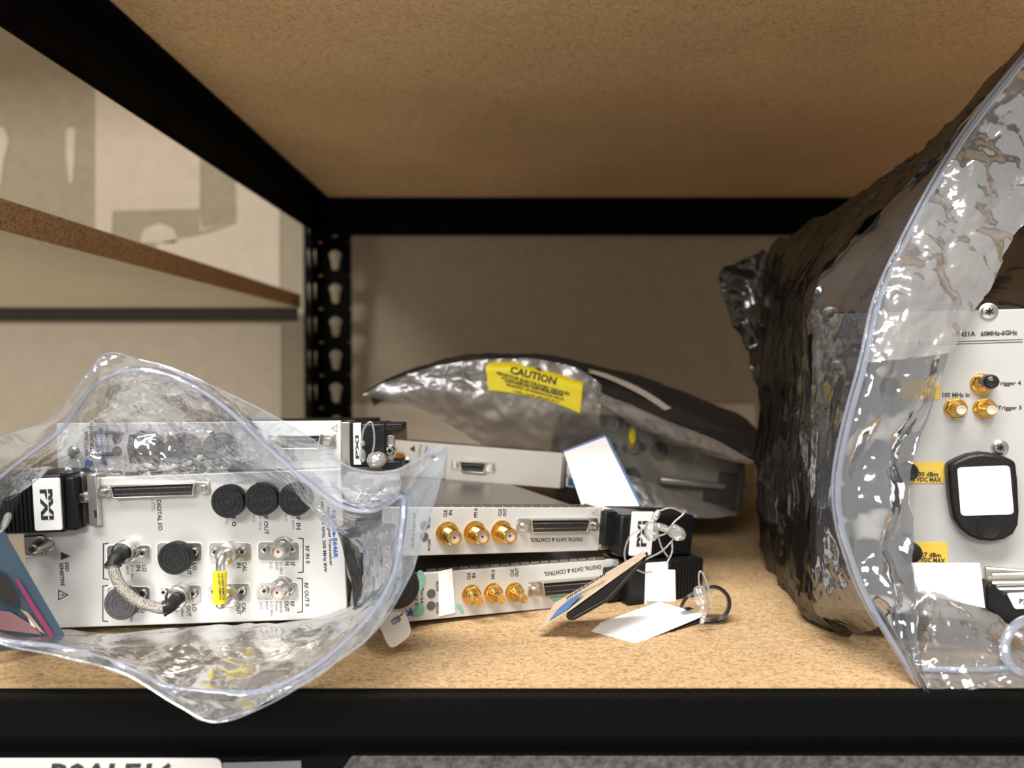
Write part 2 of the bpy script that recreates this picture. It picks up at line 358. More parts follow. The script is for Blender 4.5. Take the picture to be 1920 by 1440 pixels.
# bottom edge: label and tapes on the beam's lower flange
yl = YF - .0016
def beamplate(name, pix, m, th, r, lab, cat, off=0):
    pts = [W(x, y, yl - off) for x, y in pix]; pts = rounded([Vector((p.x, yl - off - th, p.z)) for p in pts], r)
    return tag(MB().plate(pts, th * .97).build(name, m), lab, cat)
lab = beamplate('shelf_label', [(-80, 1421), (417, 1421), (417, 1560), (-80, 1560)], M['labelwhite'], .0006, .003, 'white shelf location label with black characters on the black front beam', 'label')
beamplate('tape_strip', [(660, 1417), (1990, 1417), (1990, 1560), (560, 1560)], M['tape'], .0003, .0003, 'scuffed grey tape with a slanted end on the lower front beam', 'tape')
beamplate('tape_strip', [(418, 1430), (565, 1426), (566, 1560), (418, 1560)], M['bluegrey'], .0003, .0003, 'short blue grey tape piece beside the white shelf label', 'tape')
# ------------------------------------------------------------------ lettering
_tc = {}
def pix_of(p):
    c, s_ = math.cos(PITCH), math.sin(PITCH); q = p - Vector((0, 0, HC)); dep = q.y * c - q.z * s_; up = q.y * s_ + q.z * c
    return (960 + F * q.x / dep, 720 - F * up / dep, p.y)
def text_geo(body, bold=0.0, shear=0.0):
    k = (body, bold, shear)
    if k not in _tc:
        c = bpy.data.curves.new('lettering', 'FONT'); c.body = body; c.size = 1; c.offset = bold; c.shear = shear; c.resolution_u = 2; c.fill_mode = 'FRONT'
        o = bpy.data.objects.new('lettering', c); COL.objects.link(o)
        dg = bpy.context.evaluated_depsgraph_get(); dg.update()
        me = bpy.data.meshes.new_from_object(o.evaluated_get(dg))
        v = [tuple(x.co) for x in me.vertices]; f = [tuple(p.vertices) for p in me.polygons]
        bpy.data.objects.remove(o); bpy.data.curves.remove(c); bpy.data.meshes.remove(me)
        xs = [p[0] for p in v]; ys = [p[1] for p in v]; x0, x1, y0, y1 = min(xs), max(xs), min(ys), max(ys)
        _tc[k] = ([((p[0] - x0) / (x1 - x0) - .5, (p[1] - y0) / max(y1 - y0, 1e-6) - .5) for p in v], f)
    return _tc[k]
def letter_on(parent, body, c, ex, ey, wd, ht, m, bold=.01, shear=0.0, name='lettering'):
    """flat lettering centred at c, reading along ex, its top towards ey (in the parent's space)"""
    v, f = text_geo(body, bold, shear); mb = MB()
    mb.add([Vector(c) + Vector(ex) * (x * wd) + Vector(ey) * (y * ht) for x, y in v], f)
    me = bpy.data.meshes.new(name); me.from_pydata(mb.v, [], mb.f); me.materials.append(m)
    return link(name, me, parent)

# ------------------------------------------------------------------ modules: local x along the panel, y into the shelf, z across it
class Mod:
    def __init__(s, name, label, cat, a, b, group=None):
        p0, p1 = W(*a), W(*b); s.len = (p1 - p0).length
        x = (p1 - p0).normalized(); z = (Vector((0, 0, 1)) - x * x.z).normalized(); y = z.cross(x)
        s.M = Matrix(((x.x, y.x, z.x, p0.x), (x.y, y.y, z.y, p0.y), (x.z, y.z, z.z, p0.z), (0, 0, 0, 1))); s.I = s.M.inverted()
        s.o = tag(empty(name, s.M), label, cat, group); s.d = (a[2] + b[2]) / 2; s.px = s.d / F
    def L(s, px, py, off=0.0):
        """local (x, z) of the point seen at a pixel on the plane off metres in front of the panel"""
        o = s.I @ Vector((0, 0, HC)); p = s.I @ W(px, py, .3); dv = p - o; t = (-off - o.y) / dv.y; q = o + dv * t
        return q.x, q.z
    def V(s, px, py, off=0.0):
        x, z = s.L(px, py, off); return Vector((x, -off, z))
    def text(s, body, px, py, w, h, rot=0, m=None, off=.00015, bold=.012, parent=None):
        c = s.V(px, py, off); a = R(rot); ex = Vector((math.cos(a), 0, math.sin(a))); ey = Vector((-math.sin(a), 0, math.cos(a)))
        k = lambda e: .001 / max((Vector(pix_of(s.M @ (c + e * .001))[:2]) - Vector(pix_of(s.M @ c)[:2])).length, 1e-6)
        return letter_on(parent or s.o, body, c, ex, ey, w * k(ex), h * k(ey), m or M['ink'], bold)
    def decal(s, name, pix, m, off=.0002, th=.0002, r=0, parent=None):
        p = [s.L(x, y, off) for x, y in pix]
        if r: p = [(v.x, v.y) for v in rounded([Vector(q) for q in p], r)]
        return MB().prism(p, -off, -off + th).build(name, m, parent or s.o)
    def rect(s, name, x0, y0, x1, y1, m, off=.0002, th=.0002, r=0, parent=None):
        return s.decal(name, [(x0, y0), (x1, y0), (x1, y1), (x0, y1)], m, off, th, r, parent)
    def line(s, pix, wpx, m, name='printed_line'):
        mb = MB(); hw = wpx * s.px / 2
        for (a, b), (c, d) in zip(pix, pix[1:]):
            p, q = Vector(s.L(a, b)), Vector(s.L(c, d)); t = (q - p).normalized() * hw; nn = Vector((-t.y, t.x))
            mb.prism([tuple(p - t + nn), tuple(q + t + nn), tuple(q + t - nn), tuple(p - t - nn)], -.00015, 0)
        return mb.build(name, m, s.o)
    def disc(s, name, px, py, rpx, m, off=.0003):
        x, z = s.L(px, py); return MB().lathe((x, 0, z), [(rpx * s.px, 0), (rpx * s.px, off)], (0, -1, 0), 24).build(name, m, s.o)
    def screw(s, px, py, r=.0019, m='chrome', h=.0012):
        x, z = s.L(px, py, h)
        o = MB().lathe((x, 0, z), [(r * 1.25, 0), (r * 1.25, .0002), (r, .0003), (r, h * .7), (r * .8, h), (0, h * 1.05)], (0, -1, 0), 20).build('screw', M[m], s.o)
        c = MB(); a = random.random()
        for k in range(3):
            t = a + k * math.pi / 3; e = Vector((math.cos(t), 0, math.sin(t))); g = Vector((-e.z, 0, e.x)); q = Vector((x, -h * 1.06, z))
            c.add([q + e * r * .55 + g * r * .14, q - e * r * .55 + g * r * .14, q - e * r * .55 - g * r * .14, q + e * r * .55 - g * r * .14], [(0, 1, 2, 3)])
        c.build('screw_recess', M['hole'], o); return o
    def cap(s, px, py, r, h=.006, m='cap', off=None, name='dust_cap'):
        x, z = s.L(px, py, h if off is None else off)
        mb = MB().lathe((x, 0, z), [(r * .55, 0), (r * .55, h * .45), (r * .98, h * .45), (r, h * .6), (r, h * .92), (r * .96, h)], (0, -1, 0), 40)
        for rr in (.8, .52, .28):
            mb.lathe((x, -h, z), [(r * rr, -.0001), (r * rr, .0002), (r * rr - .0003, .0002), (r * rr - .0003, -.0001)], (0, -1, 0), 36)
        return mb.build(name, M[m], s.o, sharp=30)
    def sma(s, px, py, ln=.009, tip=False, m='gold', k=1.0):
        x, z = s.L(px, py, ln if tip else 0)
        prof = [(.0047 * k, 0), (.0047 * k, .0003), (.0031 * k, .0004)]
        h = .0028
        while h < ln - .001: prof += [(.0031 * k, h), (.00285 * k, h + .0003)]; h += .0006
        prof += [(.0031 * k, ln - .0006), (.0029 * k, ln), (.0022 * k, ln), (.0021 * k, ln - .0012)]
        o = MB().lathe((x, 0, z), prof, (0, -1, 0), 28).build('coaxial_jack', M[m], s.o, sharp=50)
        MB().lathe((x, 0, z), [(.0043 * k, .0003), (.0044 * k, .0006), (.0044 * k, .0022), (.0040 * k, .0026), (.0031 * k, .0026)], (0, -1, 0), 6, .3).build('hex_nut', M[m], o)
        MB().lathe((x, 0, z), [(.0021 * k, ln - .003), (.0021 * k, ln - .0009)], (0, -1, 0), 20).build('dielectric', M['ptfe'], o)
        MB().lathe((x, 0, z), [(.0005, ln - .001), (.0005, ln - .0008)], (0, -1, 0), 10).build('pin_hole', M['hole'], o)
        return o
    def smb(s, px, py, ln=.010, k=1.0, core='gold'):
        x, z = s.L(px, py)
        o = MB().lathe((x, 0, z), [(.0043 * k, 0), (.0043 * k, .0003), (.0027 * k, .0004), (.0027 * k, .0034), (.0023 * k, .0038), (.0019 * k, .0046), (.0021 * k, .0054), (.0021 * k, .0062), (.0016 * k, .0068), (.0016 * k, .0080), (.0018 * k, .0086), (.0018 * k, ln), (.0013 * k, ln), (.0012 * k, ln - .0015)], (0, -1, 0), 28).build('coaxial_jack', M['gold'], s.o, sharp=50)
        MB().lathe((x, 0, z), [(.0040 * k, .0003), (.0041 * k, .0006), (.0041 * k, .0019), (.0037 * k, .0022), (.0027 * k, .0022)], (0, -1, 0), 6, .2).build('hex_nut', M['gold'], o)
        MB().lathe((x, 0, z), [(.00165 * k, ln - .0002), (.0017 * k, ln + .0001), (.0012 * k, ln + .0001), (.0011 * k, ln - .002)], (0, -1, 0), 20).build('dielectric', M['ptfe' if core == 'ptfe' else 'gold'], o)
        MB().lathe((x, 0, z), [(.0009 * k, ln - .001), (.0009 * k, ln - .0004)], (0, -1, 0), 12).build('pin_hole', M['hole'], o)
        return o
    def dconn(s, x0, x1, zc, hh, pin=(34, 2), jack=.0026, mh=.0035):
        """D-shaped metal connector between local x0 and x1 with a dark insert and rows of contacts"""
        w0 = x0 + jack * 2.3; w1 = x1 - jack * 2.3; mb = MB()
        def ring(a, b, h, sl, y0, y1, t):
            out = [(a + sl, zc - h), (b - sl, zc - h), (b, zc + h), (a, zc + h)]
            inn = [(a + sl + t, zc - h + t), (b - sl - t, zc - h + t), (b - t * 1.3, zc + h - t), (a + t * 1.3, zc + h - t)]
            vs = [(x, y, z) for y in (-y1, -y0) for x, z in out + inn]
            fs = []
            for i in range(4):
                j = (i + 1) % 4
                fs += [(i, j, 4 + j, 4 + i), (8 + i, 8 + j, j, i), (4 + i, 4 + j, 12 + j, 12 + i)]
            mb.add(vs, fs)
        ring(w0, w1, hh, hh * .35, 0, mh, .0006)
        mb.prism([(w0 - jack * 2.1, zc - hh * .95), (w1 + jack * 2.1, zc - hh * .95), (w1 + jack * 2.1, zc + hh * .95), (w0 - jack * 2.1, zc + hh * .95)], -.0006, 0)
        o = mb.build('multipin_connector', M['steel'], s.o, .0002)
        MB().prism([(w0 + .0012, zc - hh * .62), (w1 - .0012, zc - hh * .62), (w1 - .0012, zc + hh * .62), (w0 + .0012, zc + hh * .62)], -mh * .8, -.0002).build('insert', M['hole'], o)
        pb = MB()
        for r_ in range(pin[1]):
            for k in range(pin[0]):
                x = w0 + .002 + (w1 - w0 - .004) * k / (pin[0] - 1); z = zc + (-.38 + .76 * r_) * hh
                pb.box(x - .00016, x + .00016, -mh * .86, -mh * .8, z - .0002, z + .0002)
        tag(pb.build('contact_pins', M['chrome'], o), kind='stuff')
        for x in (w0 - jack * 1.1, w1 + jack * 1.1):
            j = MB().lathe((x, 0, zc), [(jack, .0004), (jack, .0014), (jack * .6, .0015), (jack * .6, .0042), (jack * .5, .0046)], (0, -1, 0), 16).build('jack_screw', M['chrome'], o)
            MB().lathe((x, 0, zc), [(jack * .3, .0044), (jack * .3, .0047)], (0, -1, 0), 10)
        return o
    def gasket(s, x0, x1, z, step=.0048, up=1, m='steel'):
        n = int((x1 - x0) / step)
        me = None
        for k in range(n):
            x = x0 + k * step
            if me is None:
                o = MB().add([(0, .0006, 0), (step * .86, .0006, 0), (step * .86, .0022, .0011), (0, .0022, .0011), (step * .86, .0042, .0005), (0, .0042, .0005)], [(0, 1, 2, 3), (3, 2, 4, 5)]).build('gasket_finger', M[m], s.o); me = o.data
            else: o = link('gasket_finger', me, s.o)
            o.location = (x, 0, z)
    def warn(s, px, py, sz, rot=0, m='ink'):
        pts = []
        for k in range(3):
            a = R(90 + rot + 120 * k); pts.append((px + sz * math.cos(a), py - sz * math.sin(a)))
        s.line(pts + [pts[0]], 1.0, M[m], 'warning_symbol')
        a = R(rot); u = (math.cos(a + math.pi / 2), -math.sin(a + math.pi / 2))
        s.line([(px + u[0] * sz * .38, py + u[1] * sz * .38), (px - u[0] * sz * .15, py - u[1] * sz * .15)], 1.1, M[m], 'warning_symbol')
    def sma_plate(s, x0, y0, x1, y1):
        s.rect('plate_outline', x0 - 2, y0 - 2, x1 + 2, y1 + 2, M['badge'], .0003, .0003, .0018)
        s.rect('connector_plate', x0, y0, x1, y1, M['cover'], .0007, .0004, .0015)
def panel_body(mod, ln, wd, depth, pm='panel', bm_='cover', inset=.0015, thick=.0022, x0=0.0, back=True, xmin=False):
    MB().box(x0, ln, 0, thick, 0, wd).build('front_panel', M[pm], mod.o, .0003)
    if back:
        f = lambda y: max(x0 + .004, (-.0600 - mod.M[0][3] - y * mod.M[0][1]) / mod.M[0][0]) if xmin else x0 + .006
        pl = [(f(thick), thick), (ln - .006, thick), (ln - .006, depth), (f(depth), depth)]
        MB().add([(x, y, z) for z in (inset, wd - inset) for x, y in pl], [(0, 1, 2, 3), (7, 6, 5, 4), (0, 4, 5, 1), (1, 5, 6, 2), (2, 6, 7, 3), (3, 7, 4, 0)]).build('module_case', M[bm_], mod.o, .0006)
def handle(mod, x0, x1, z0, z1, fx0, fx1, badge=True, rib_dir=1, y0=-.010, y1=.012, btext=None, brot=90, bz=None, bt='PXI'):
    """black ejector handle, ribbed grip and pale badge (fx0..fx1)"""
    MB().box(x0, x1, y0, y1, z0, z1).build('ejector_handle', M['black'], mod.o, .0012)
    g0, g1 = (fx1 + .0008, x1 - .001) if rib_dir > 0 else (x0 + .001, fx0 - .0008)
    n = max(3, int((g1 - g0) / .0016)); me = None
    for k in range(n):
        x = g0 + (g1 - g0) * (k + .5) / n
        if me is None:
            o = MB().box(-.0005, .0005, y0 - .0006, y0 + .0002, z0 + .001, z1 - .001).build('grip_rib', M['black'], mod.o, .0002); me = o.data
        else: o = link('grip_rib', me, mod.o)
        o.location = (x, 0, 0)
    if badge:
        bz = bz or (z0 + .0003, z1 - .0003)
        p = [(v.x, v.y) for v in rounded([Vector(q) for q in ((fx0, bz[0]), (fx1, bz[0]), (fx1, bz[1]), (fx0, bz[1]))], .001)]
        b = MB().prism(p, y0 - .0009, y0).build('badge', M['badge'], mod.o, .0002)
        if bt:
            a = R(brot); c = Vector(((fx0 + fx1) / 2, y0 - .00105, (bz[0] + bz[1]) / 2))
            letter_on(b, bt, c, (math.cos(a), 0, math.sin(a)), (-math.sin(a), 0, math.cos(a)), (bz[1] - bz[0]) * .58, (fx1 - fx0) * .46, M['ink'], .04)
            e = Vector((math.cos(a), 0, math.sin(a))); g = Vector((-math.sin(a), 0, math.cos(a))); h = (fx1 - fx0) * .46; q = c + g * h * .12 - Vector((0, .0001, 0)); l = (bz[1] - bz[0]) * .3
            MB().add([q - e * l - g * .0002, q + e * l - g * .0002, q + e * l + g * .0002, q - e * l + g * .0002], [(0, 1, 2, 3)]).build('logo_gap', M['badge'], b)
    return x0

# ================================================================= A: lowest module of the centre stack
dA = (W(1161, 1128.5, .347) - W(783, 1164.5, .310)).normalized() * -.1285 + W(1161, 1128.5, .347)
A = Mod('digital_module', 'lowest silver module of the centre stack with three slim gold jacks and green residue', 'module', pix_of(dA), (1161, 1128.5, .347))
panel_body(A, .1285, .0201, .15, x0=A.L(716, 1110)[0], xmin=True)
for t, x, y, l, h in (('CLK', 879, 1080, 14, 7), ('IN', 888.5, 1079, 9, 6.5), ('PFI 0', 924.7, 1077, 17, 6.5), ('CLK', 960, 1074, 14, 6.5), ('OUT', 969, 1073, 16, 6.5), ('ACTIVE', 820, 1099, 19, 5), ('ACCESS', 820, 1140, 22, 5), ('100 MHz Digital I/O', 791.5, 1114, 73, 7)):
    A.text(t, x, y, l, h, 93, bold=.02)
A.text('NI PXIe-6544', 781, 1108, 68, 7.5, 93, M['blue'], bold=.03)
A.text('DIGITAL DATA & CONTROL', 1074, 1069.5, 107, 8, 183, bold=.02)
A.warn(1151, 1060, 7.5, 100, 'inkgrey')
for x, y in ((808.5, 1112.5), (808, 1135.3)): A.disc('indicator', x, y, 8, M['led'])
A.decal('blank_sticker', [(823, 1072), (848, 1066), (853.5, 1149), (823, 1156)], M['white'], .0004, .0003)
for poly in ([(783, 1070), (792, 1069), (799, 1085), (795, 1100), (789, 1112), (784, 1095)], [(778, 1140), (790, 1128), (797, 1138), (793, 1152), (784, 1158), (772, 1154)],
             [(856, 1130), (866, 1136), (871, 1148), (864, 1150), (860, 1141), (855, 1137)], [(1027, 1114), (1040, 1112), (1056, 1113), (1072, 1111), (1073, 1120), (1060, 1127), (1045, 1129), (1035, 1127)],
             [(1112, 1113), (1128, 1110), (1134, 1117), (1120, 1122), (1110, 1124)]):
    A.decal('green_residue', poly, M['green'], .00025, .0002, .0012)
A.decal('printed_emblem', [(758, 1140), (766, 1147), (770, 1139), (775, 1147), (783, 1146), (776, 1152), (779, 1157), (770, 1154), (762, 1156), (765, 1150)], M['blue'])
for x, y in ((883.4, 1114.5), (924, 1111), (964, 1109.5)): A.smb(x, y, .0105)
A.cap(748, 1103, .0087, .009, 'blackgloss', .009)
x0, zc = A.L(999, 1103); x1, _ = A.L(1152, 1080); A.dconn(x0 - .003, x1, zc, .0033)
A.gasket(.035, .124, .0201)
xa, xb = A.L(1161, 1090)[0], A.L(1190, 1090)[0]
MB().box(.1262, .1262 + .006, -.001, .014, .0006, .0196).build('end_bracket', M['steel'], A.o, .0004)
hx0, hx1 = A.L(1179, 1090, .010)[0], A.L(1319, 1090, .010)[0]
bx0, bx1 = A.L(1209, 1090, .010)[0], A.L(1250, 1090, .010)[0]
z0_, z1_ = A.L(1230, 1135, .010)[1], A.L(1230, 1054, .010)[1]
handle(A, hx0, hx1, 0.0, z1_ + .0004, bx0, bx1, True, 1, y0=-.010, bz=(.0006, z1_), bt=None)
MB().box(hx0 - .008, hx0 + .002, -.004, .012, .002, .017).build('hinge_block', M['black'], A.o, .0008)
A.decal('blank_sticker', [(1215, 1067), (1266, 1069), (1267, 1129), (1213, 1127)], M['white'], .0115, .0004)

# ================================================================= B: middle module
dB = (W(1122, 1032.5, .346) - W(790, 1042, .308)).normalized() * -.1285 + W(1122, 1032.5, .346)
B = Mod('digital_module', 'middle silver module of the centre stack with three wide gold threaded jacks', 'module', pix_of(dB), (1122, 1032.5, .346))
panel_body(B, .1285, .0201, .205, x0=B.L(716, 1000)[0], xmin=True)
for t, x, y, l, h in (('CLK', 835, 962, 14, 7), ('IN', 844.5, 961, 9, 6.5), ('PFI 0', 892, 961.5, 17, 6.5), ('CLK', 937.5, 960.5, 14, 6.5), ('OUT', 946.3, 960.5, 15, 6.5), ('ACCESS', 804.5, 1022, 22, 5), ('ACTIVE', 804.5, 980, 20, 5)):
    B.text(t, x, y, l, h, 91, bold=.02)
B.text('DIGITAL DATA & CONTROL', 1044, 1012, 98, 7.5, 179.5, bold=.02)
B.warn(1116, 961, 7, 95, 'inkgrey')
for x, y in ((795, 1006), (795, 985)): B.disc('indicator', x, y, 8, M['led'])
B.text('100 MHz Digital I/O', 776, 995, 66, 7, 91, bold=.02)
for x, y in ((838, 1000), (889.5, 998.5), (940, 997)): B.sma(x, y, .0095, k=1.08)
x0, zc = B.L(977, 984); x1, _ = B.L(1121, 980); B.dconn(x0 - .003, x1, zc, .0031)
B.gasket(.035, .124, .0201)
MB().box(.1285, .1345, -.001, .016, .0006, .0196).build('end_bracket', M['steel'], B.o, .0004)
MB().box(.1298, .1316, -.0014, .002, .0148, .0172).build('bracket_slot', M['hole'], B.o)
MB().tube([(.1352, -.003, .014), (.1362, -.006, .012), (.1366, -.006, .008), (.1352, -.003, .006)], .0004, 8).build('spring_wire', M['chrome'], B.o)
hx0, hx1 = B.L(1150, 1000, .010)[0], B.L(1300, 1000, .010)[0]
bx0, bx1 = B.L(1181, 1000, .010)[0], B.L(1222, 1000, .010)[0]
handle(B, hx0 + .004, hx1, -.0012, B.L(1250, 966, .010)[1], bx0, bx1, True, 1, y0=-.010, bz=(B.L(1200, 1041, .01)[1], B.L(1200, 959, .01)[1]), bt='PXI', brot=90)
MB().box(hx0 - .001, hx0 + .006, -.004, .014, .003, .019).build('hinge_block', M['black'], B.o, .0008)

# ================================================================= C: upper module with one small connector
C = Mod('cable_interface_module', 'upper silver module of the centre stack, tilted, with one small black connector', 'module', (690, 888, .42), (1050, 916, .42))
panel_body(C, C.len, .0201, .205, 'panel_lit', back=False)
MB().box(.005, C.len - .005, .002, .11, .0008, .0085).build('module_case', M['case'], C.o, .0006)
C.decal('label_plate', [(767, 831), (834, 836), (834, 897), (767, 892)], M['panel_lit'], .0012, .0010)
C.decal('printed_triangle', [(768, 842), (777, 835), (778, 848)], M['ink'], .0014)
C.text('CABLE INTERFACE', 786, 853, 40, 5, 86, M['inkgrey'], .0014)
C.text('PXIe MXI', 797.5, 855, 36, 5, 86, M['blue'], .0014)
C.text('LINK', 803, 853, 20, 4, 86, M['inkgrey'], .0014)
C.text('ACTIVE', 822, 846, 18, 4, 86, M['inkgrey'], .0014)
C.disc('indicator', 812.5, 855, 5, M['led'], .0015)
C.sma(748, 862, .009)
C.screw(763, 866, .0028)
x0, zc = C.L(845, 871); x1, _ = C.L(929, 876); C.dconn(x0, x1, zc, .0031, (8, 2), .0022, .004)
MB().box(C.len, C.len + .0022, -.001, .012, .0004, .0197).build('end_bracket', M['steel'], C.o, .0003)
hx0, hx1 = C.L(1055, 880)[0], C.L(1110, 885)[0]
MB().box(C.len + .0022, hx1, .001, .014, .001, .019).build('ejector_handle', M['black'], C.o, .0008)
b_ = C.decal('badge', [(1063, 868), (1078, 869), (1076, 914), (1061, 912)], M['badge'], -.0002, .0003)
C.decal('printed_band', [(1066, 896), (1078, 897), (1076, 912), (1064, 911)], M['cardblue'], 0.0, .0002)
C.text('C', 1066, 893, 7, 7, 86, off=.0001)

# ================================================================= VST: thick module in the open bag
V = Mod('signal_module', 'thick silver module in the open clear bag with a braided cable and a yellow sleeve', 'module', (54, 1180, .303), (652, 1160, .3005))
VW = .0612
MB().box(0, V.len, 0, .0024, 0, VW).build('front_panel', M['panel'], V.o, .0004)
MB().box(.006, V.len - .006, .0024, .205, .001, VW - .001).build('module_case', M['cover'], V.o, .0006)
x0, zc = V.L(188, 922); x1, _ = V.L(397, 921); V.dconn(x0, x1, zc, .0027, (50, 2), .0024, .003)
T = V.text
T('DIGITAL I/O', 299, 966, 57, 8, -90); T('LVTTL', 286.5, 948, 22, 6, -90, M['inkgrey'])
for t, x, y, l in (('PFI 0', 438, 969, 36), ('REF OUT', 498.5, 979, 47), ('REF IN', 559, 974, 38)): T(t, x, y, l, 8, -90)
for t, x, y, l in (('TTL', 425, 977, 14), ('1.4 Vp-p', 487.5, 979, 30), ('5 Vp-p MAX', 548.5, 972, 42), ('50 Ω', 476, 972, 14), ('50 Ω', 536, 970, 14)): T(t, x, y, l, 5.5, -90, M['inkgrey'])
for x, a, c in ((194, 1018.6, 1086), (193, 1097.7, 1165)): V.line([(x + 9, a), (x, a + 1), (x, c - 1), (x + 9, c)], 1.6, M['ink'], 'printed_bracket')
for x, a, c in ((568.4, 1008.8, 1073.6), (567, 1084, 1148)): V.line([(x - 9, a), (x, a + 1), (x, c - 1), (x - 9, c)], 1.6, M['ink'], 'printed_bracket')
for q in ((200.6, 1023, 281, 1053), (294.6, 1018.6, 377, 1052), (392, 1018.6, 470, 1052), (484, 1017, 560, 1051), (200, 1101, 280, 1131), (294.6, 1098, 376, 1129), (390, 1095, 467.6, 1127), (481, 1093, 558, 1125)): V.sma_plate(*q)
for x, y in ((266, 1038), (362, 1036), (402, 1036), (454, 1035), (496, 1031), (547, 1030), (266, 1114), (306, 1111), (361, 1114), (399, 1109), (453, 1109), (495, 1108), (544, 1106)): V.screw(x, y, .0017, 'chrome', .0018)
for x, y in ((520, 1036), (518, 1112.6)): V.sma(x, y, .008, True, 'chrome')
for t, x, y, l in (('LO', 270.5, 1065.6, 12), ('IN', 259.5, 1065.6, 10), ('LO', 364.5, 1063, 13), ('OUT', 354, 1068, 20), ('CAL', 458.4, 1063, 19), ('IN', 448, 1060, 10), ('RF', 549, 1056, 11), ('IN', 538.6, 1055, 10), ('LO', 267, 1143.5, 12), ('IN', 257, 1143.5, 10),
                   ('LO', 364.5, 1140, 13), ('OUT', 353.5, 1146, 20), ('CAL', 457, 1140, 19), ('OUT', 447, 1142, 21), ('RF', 548, 1132, 11), ('OUT', 537.5, 1137, 20), ('RF IN 0', 576.6, 1040, 33), ('RF OUT 0', 575, 1115, 44)): T(t, x, y, l, 7.8, -90)
for t, x, y, l in (('+33 dBm', 527, 1063, 28), ('MAX', 519, 1061, 16), ('50 Ω', 508, 1059, 13), ('Reverse', 527, 1136, 26), ('Power', 518.5, 1137, 20), ('+33 dBm', 509, 1141, 28), ('MAX', 500.5, 1136, 16), ('50 Ω', 489.5, 1136, 13), ('+15 dBm', 247.5, 1074, 28), ('MAX', 239, 1070, 16), ('+15 dBm', 246, 1153, 26), ('+5 dBm', 341.5, 1142, 26), ('50 Ω', 331, 1142, 13)): T(t, x, y, l, 5.5, -90, M['inkgrey'])
T('65 MHz - 6.0 GHz, 200 MHz BW', 606.5, 1000, 146, 7, -90, bold=.02); T('Vector Signal Transceiver', 617.5, 1005, 112, 7, -90, bold=.02); T('NI PXIe-5646R', 627.5, 1002, 90, 8.5, -90, M['blue'], bold=.035)
V.decal('warning_symbol', [(114, 1035), (114, 1050), (131, 1043)], M['ink']); T('ESD', 125.5, 1063, 16, 7, -90); T('SENSITIVE', 116, 1077, 43, 7, -90)
V.line([(110, 1106), (110, 1124), (127, 1115), (110, 1106)], 1.2, M['ink'], 'warning_symbol'); V.line([(114, 1115), (120, 1115)], 1.3, M['ink'], 'warning_symbol')
for x, y, r, m in ((425.6, 941, .0066, 'cap'), (489, 937, .0066, 'cap'), (552, 937, .0066, 'cap'), (325, 1048, .0065, 'cap'), (224.5, 1133, .0066, 'capgrey')):
    V.cap(x, y, r, .008, m)
    xx, zz = V.L(x, y, .008); MB().lathe((xx, 0, zz), [(.0042, 0), (.0042, .003)], (0, -1, 0), 6).build('hex_nut', M['chrome'], V.o)
# braided cable on two collars
cable = None
def collar(px, py, r=.0045):
    x, z = V.L(px, py, .006)
    o = MB().lathe((x, 0, z), [(r * 1.05, 0), (r * 1.05, .003), (r * .9, .0034), (r, .0036), (r, .0062), (r * .9, .0064), (r * .86, .0055)], (0, -1, 0), 28).build('cable_collar', M['chrome'], V.o, sharp=40)
    return o
collar(229, 1037); collar(330, 1122)
path = [V.V(231, 1037, .004), V.V(224, 1042, .010), V.V(213, 1056, .0135), V.V(213, 1066, .0145), V.V(220, 1088, .0155), V.V(236, 1110, .016), V.V(258, 1127, .0155), V.V(285, 1137, .0145), V.V(306, 1141, .0135), V.V(320, 1135, .0115), V.V(330, 1124, .006)]
sp = spline(path, 60)
MB().tube(sp[14:49], .0021, 14).build('braided_cable', M['braid'], V.o)
MB().tube(sp[:15], [.0029] * 8 + [.0030, .0030, .0030, .0026, .0026, .0026, .0024], 14).build('cable_boot', M['cap'], V.o)
MB().tube(sp[48:], .0027, 14).build('cable_boot', M['cap'], V.o)
for k in (14, 48): MB().lathe(sp[k], [(.0031, -.0006), (.0031, .0006)], (sp[k + 1] - sp[k]), 16).build('boot_ring', M['blackgloss'], V.o)
# semi-rigid loop with yellow sleeve
for px, py in ((426.5, 1037), (429, 1119)):
    x, z = V.L(px, py, .004); MB().lathe((x, 0, z), [(.0044, 0), (.0044, .003), (.0040, .0034), (.0046, .0036), (.0046, .0052), (.0036, .0056), (.0026, .0056)], (0, -1, 0), 6, .4).build('hex_nut', M['chrome'], V.o)
    MB().lathe((x, 0, z), [(.0042, .004), (.0042, .0064), (.0030, .0068), (.0019, .0068)], (0, -1, 0), 26).build('cable_collar', M['chrome'], V.o)
path = [V.V(426.5, 1037, .006), V.V(421, 1042, .011), V.V(414.5, 1053, .0135), V.V(413, 1070, .0140), V.V(412, 1095, .0140), V.V(412, 1120, .0140), V.V(413, 1133, .0135), V.V(420, 1130, .010), V.V(428, 1120, .006)]
sp = spline(path, 50)
MB().tube(sp, .0017, 14).build('rigid_cable', M['steel'], V.o)
MB().tube(spline([V.V(412.5, 1070, .0140), V.V(412, 1100, .0140), V.V(412, 1130, .0140)], 12), .0026, 20).build('yellow_sleeve', M['yellow'], V.o)
for x, o_ in ((405, .0160), (411.5, .0168), (418, .0162)):
    T('DO NOT REMOVE', x, 1100, 50, 4.6, -89, off=o_, bold=.03)
